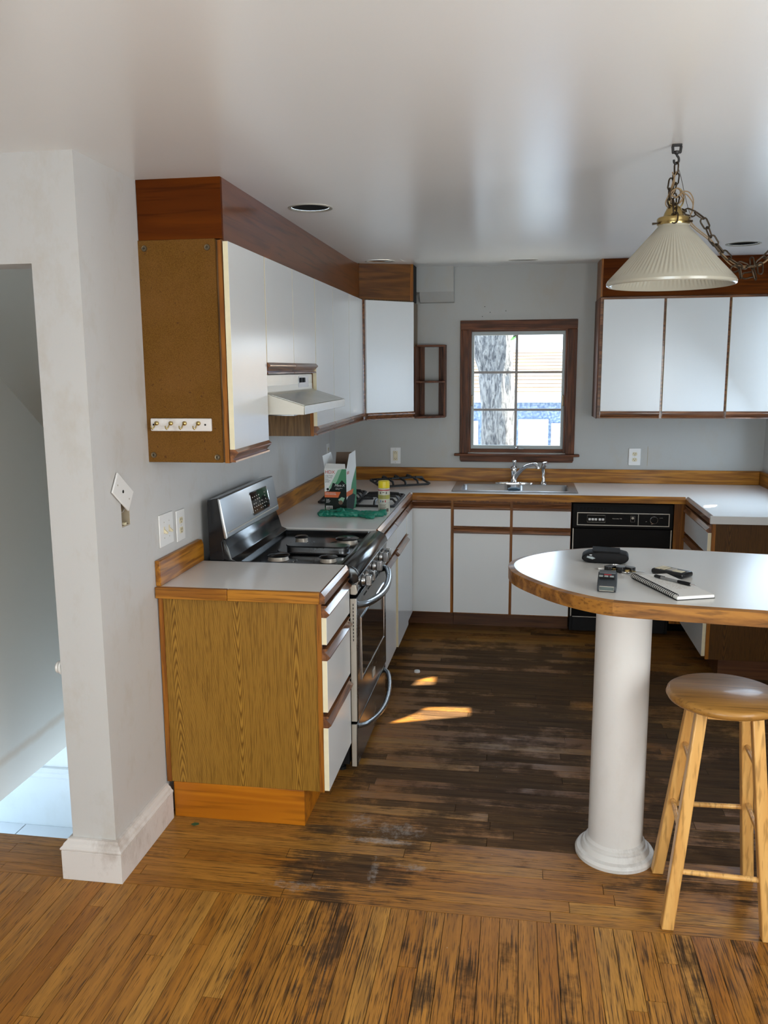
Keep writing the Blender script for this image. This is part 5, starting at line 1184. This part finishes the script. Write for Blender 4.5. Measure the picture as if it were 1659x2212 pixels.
# ------------------------------------------------------------------ outside the windows
def outside():
    solo('ground', MB().box(-14, 20, YB+.19, 34, -1.25, -1.0), 'earth', kind='structure', loc=(0, 0, 0), smooth=0)
    solo('added_sun_eave', MB().box(-3, 8, YB+.19, YB+1.45, 2.62, 2.72), 'extw', kind='structure', loc=(0, 0, 0), smooth=0)  # slab added out of view to keep direct sun off the back window
    t = thing('tree', 'thick grey tree trunk standing outside the window', 'tree', (1.07, 9, -1))
    rr = random.Random(2); path = [(1.10, 9, -1.05), (1.085, 9, -.4), (1.075, 9, .4), (1.07, 9, 1.0), (1.055, 9, 1.5), (1.02, 9, 1.95), (.98, 9, 2.5), (.95, 9, 3.4)]
    P = spline(path, 8); n = 40; vs = []
    for i, p in enumerate(P):
        r0 = .185+.10*max(0, -p.z-.3)+.07*max(0, p.z-1.7)
        for k in range(n):
            a = 2*math.pi*k/n; r_ = r0*(1+.05*math.sin(5*a+i*.3)+.035*math.sin(11*a-i*.5)+rr.uniform(-.02, .02)); vs.append((p.x+r_*math.cos(a), p.y+r_*math.sin(a), p.z))
    part('trunk', MB().add(vs, [(i*n+k, i*n+(k+1) % n, (i+1)*n+(k+1) % n, (i+1)*n+k) for i in range(len(P)-1) for k in range(n)]), 'bark', t, smooth=80)
    part('branch', MB().tube(spline([(1.02, 9, 1.50), (.80, 9, 2.1), (.5, 9.05, 2.7), (.2, 9.1, 3.3)], 5), [.12, .115, .11, .105, .1, .1, .095, .09, .09, .085, .08, .08, .075, .07, .07, .06], 14), 'bark', t)
    for x, z, a in ((1.235, 2.03, 40), (1.255, 2.07, 55), (1.20, 2.10, 20)):
        part('leaf', MB().prism([(x+.055*q*math.cos(R(a))-w*math.sin(R(a)), z+.055*q*math.sin(R(a))+w*math.cos(R(a))) for q, w in ((-1, 0), (-.3, .016), (.4, .014), (1, 0), (.4, -.014), (-.3, -.016))], 'y', 8.79, 8.792), 'leafg', t)
    part('twig', MB().tube([(1.10, 9, 2.4), (1.20, 8.85, 2.2), (1.235, 8.79, 2.04)], .008, 6), 'bark', t)
    g = thing('garage', 'low garage with blue grey wall, white fascia and shingle roof outside', 'building', (1.2, 14, -1))
    y = 13.0
    part('wall', MB().box(-6, 8, y, y+3.6, -1.02, 1.205), 'stucco', g, smooth=0)
    part('fascia', MB().box(-6.3, 8.3, y-.34, y-.28, 1.185, 1.345), 'extw', g); part('eave_board', MB().box(-6.3, 8.3, y-.279, y-.001, 1.19, 1.204), 'extw', g)
    ns = 12; y0, z0, y1, z1 = y-.36, 1.35, y+1.9, 2.02
    for i in range(ns):
        a, b = i/ns, (i+1)/ns; ya, za, yb, zb = y0+(y1-y0)*a, z0+(z1-z0)*a, y0+(y1-y0)*b, z0+(z1-z0)*b
        part('shingle_course', MB().prism([(ya, za+.010), (yb+.03, zb+.004), (yb+.03, zb-.02), (ya, za-.006)], 'x', -6.35, 8.35), 'roof', g, smooth=0)
    part('back_slope', MB().prism([(y1+.001, z1), (y1+.03, z1), (y+3.9, 1.35), (y+3.85, 1.32), (y1, z1-.04)], 'x', -6.35, 8.35), 'roof', g, smooth=0)
    w = part('window', MB().box(1.29, 1.36, y-.04, y-.001, -.2, .91).box(1.68, 1.755, y-.04, y-.001, -.2, .91).box(1.36, 1.68, y-.04, y-.001, .84, .91).box(1.36, 1.68, y-.04, y-.001, -.2, -.12), 'extw', g)
    part('shade', MB().box(1.36, 1.68, y-.012, y-.0015, -.12, .84), plain('pale_shade_cloth', (.62, .66, .66), .7), w)
    for i in range(5): part('shade_fold', MB().tube([(1.37+.06*k, y-.014, .70-.16*i-.03*math.sin(k*.9+i)) for k in range(6)], .007, 5), 'munt', w)
    d = part('door', MB().box(-.25, .66, y-.05, y-.001, -1.0, .88), 'extw', g); part('door_panel', MB().box(-.12, .55, y-.056, y-.0505, .1, .7), 'munt', d)
    bt = part('lattice_vent', MB().box(1.80, 2.12, y-.02, y-.001, .20, .85), 'munt', g)
    for i in range(12): part('slat', MB().box(1.81, 2.11, y-.03, y-.0205, .215+.052*i, .245+.052*i), 'extw', bt)
    h = thing('house', 'pale house far beyond the garage roof outside', 'building', (6.6, 31, -1))
    part('wall', MB().box(4.5, 10, 30, 36, -1, 4.2), 'stuccow', h, smooth=0); part('roof', MB().prism([(29.4, 4.2), (33, 6.4), (36.6, 4.2)], 'x', 4.2, 10.3), 'roof', h)
    for xx in (5.0, 6.0): part('window', MB().box(xx, xx+.5, 29.95, 29.999, 2.3, 3.3), 'munt', h)
    # added, unseen panel: its openings are cut to shape the sun patches indoors
    px = 3.9
    cu = bpy.data.curves.new('added_sun_mask', 'CURVE'); cu.dimensions = '2D'; cu.fill_mode = 'BOTH'; cu.extrude = .012
    def ring(pts):
        s_ = cu.splines.new('POLY'); s_.points.add(len(pts)-1); s_.use_cyclic_u = True
        for q, p in zip(s_.points, pts): q.co = (p[0], p[1], 0, 1)
    ring([(2.4, -1), (7.2, -1), (7.2, 4.2), (2.4, 4.2)])
    def up(p): k = (px-p[0])/SUN.x; return (p[1]+SUN.y*k, p[2]+SUN.z*k)
    for pg in ([(.70, 3.20, 0), (1.104, 3.352, 0), (1.098, 3.463, 0), (.960, 3.452, 0), (.86, 3.425, 0), (.82, 3.345, 0)], [(.755, 3.719, 0), (.886, 3.751, 0), (.883, 3.88, 0), (.83, 3.86, 0), (.775, 3.80, 0)], [(2.345, 4.30, .914), (2.43, 4.36, .914), (2.46, 4.45, .914), (2.36, 4.40, .914)]): ring([up(p) for p in pg])
    co = bpy.data.objects.new('tmp', cu); COL.objects.link(co); dg = bpy.context.evaluated_depsgraph_get()
    me = bpy.data.meshes.new_from_object(co.evaluated_get(dg)); bpy.data.objects.remove(co)
    me.materials.clear(); me.materials.append(M_['stuccow']); o = bpy.data.objects.new('added_sun_mask', me); COL.objects.link(o); o['kind'] = 'structure'
    o.matrix_world = Matrix(((0, 0, 1, px), (1, 0, 0, 0), (0, 1, 0, 0), (0, 0, 0, 1)))
outside()

# lettering: outlines turned into flat meshes
def set_lettering():
    dg = bpy.context.evaluated_depsgraph_get()
    done = [(o, bpy.data.meshes.new_from_object(o.evaluated_get(dg)), p, l, r) for o, p, l, r in TEXTS]
    for o, me, p, l, r in done:
        nm = o.name.split('.')[0]; bpy.data.objects.remove(o)
        q = bpy.data.objects.new(nm, me); COL.objects.link(q); q.parent = p; q.location = l; q.rotation_euler = r
set_lettering()
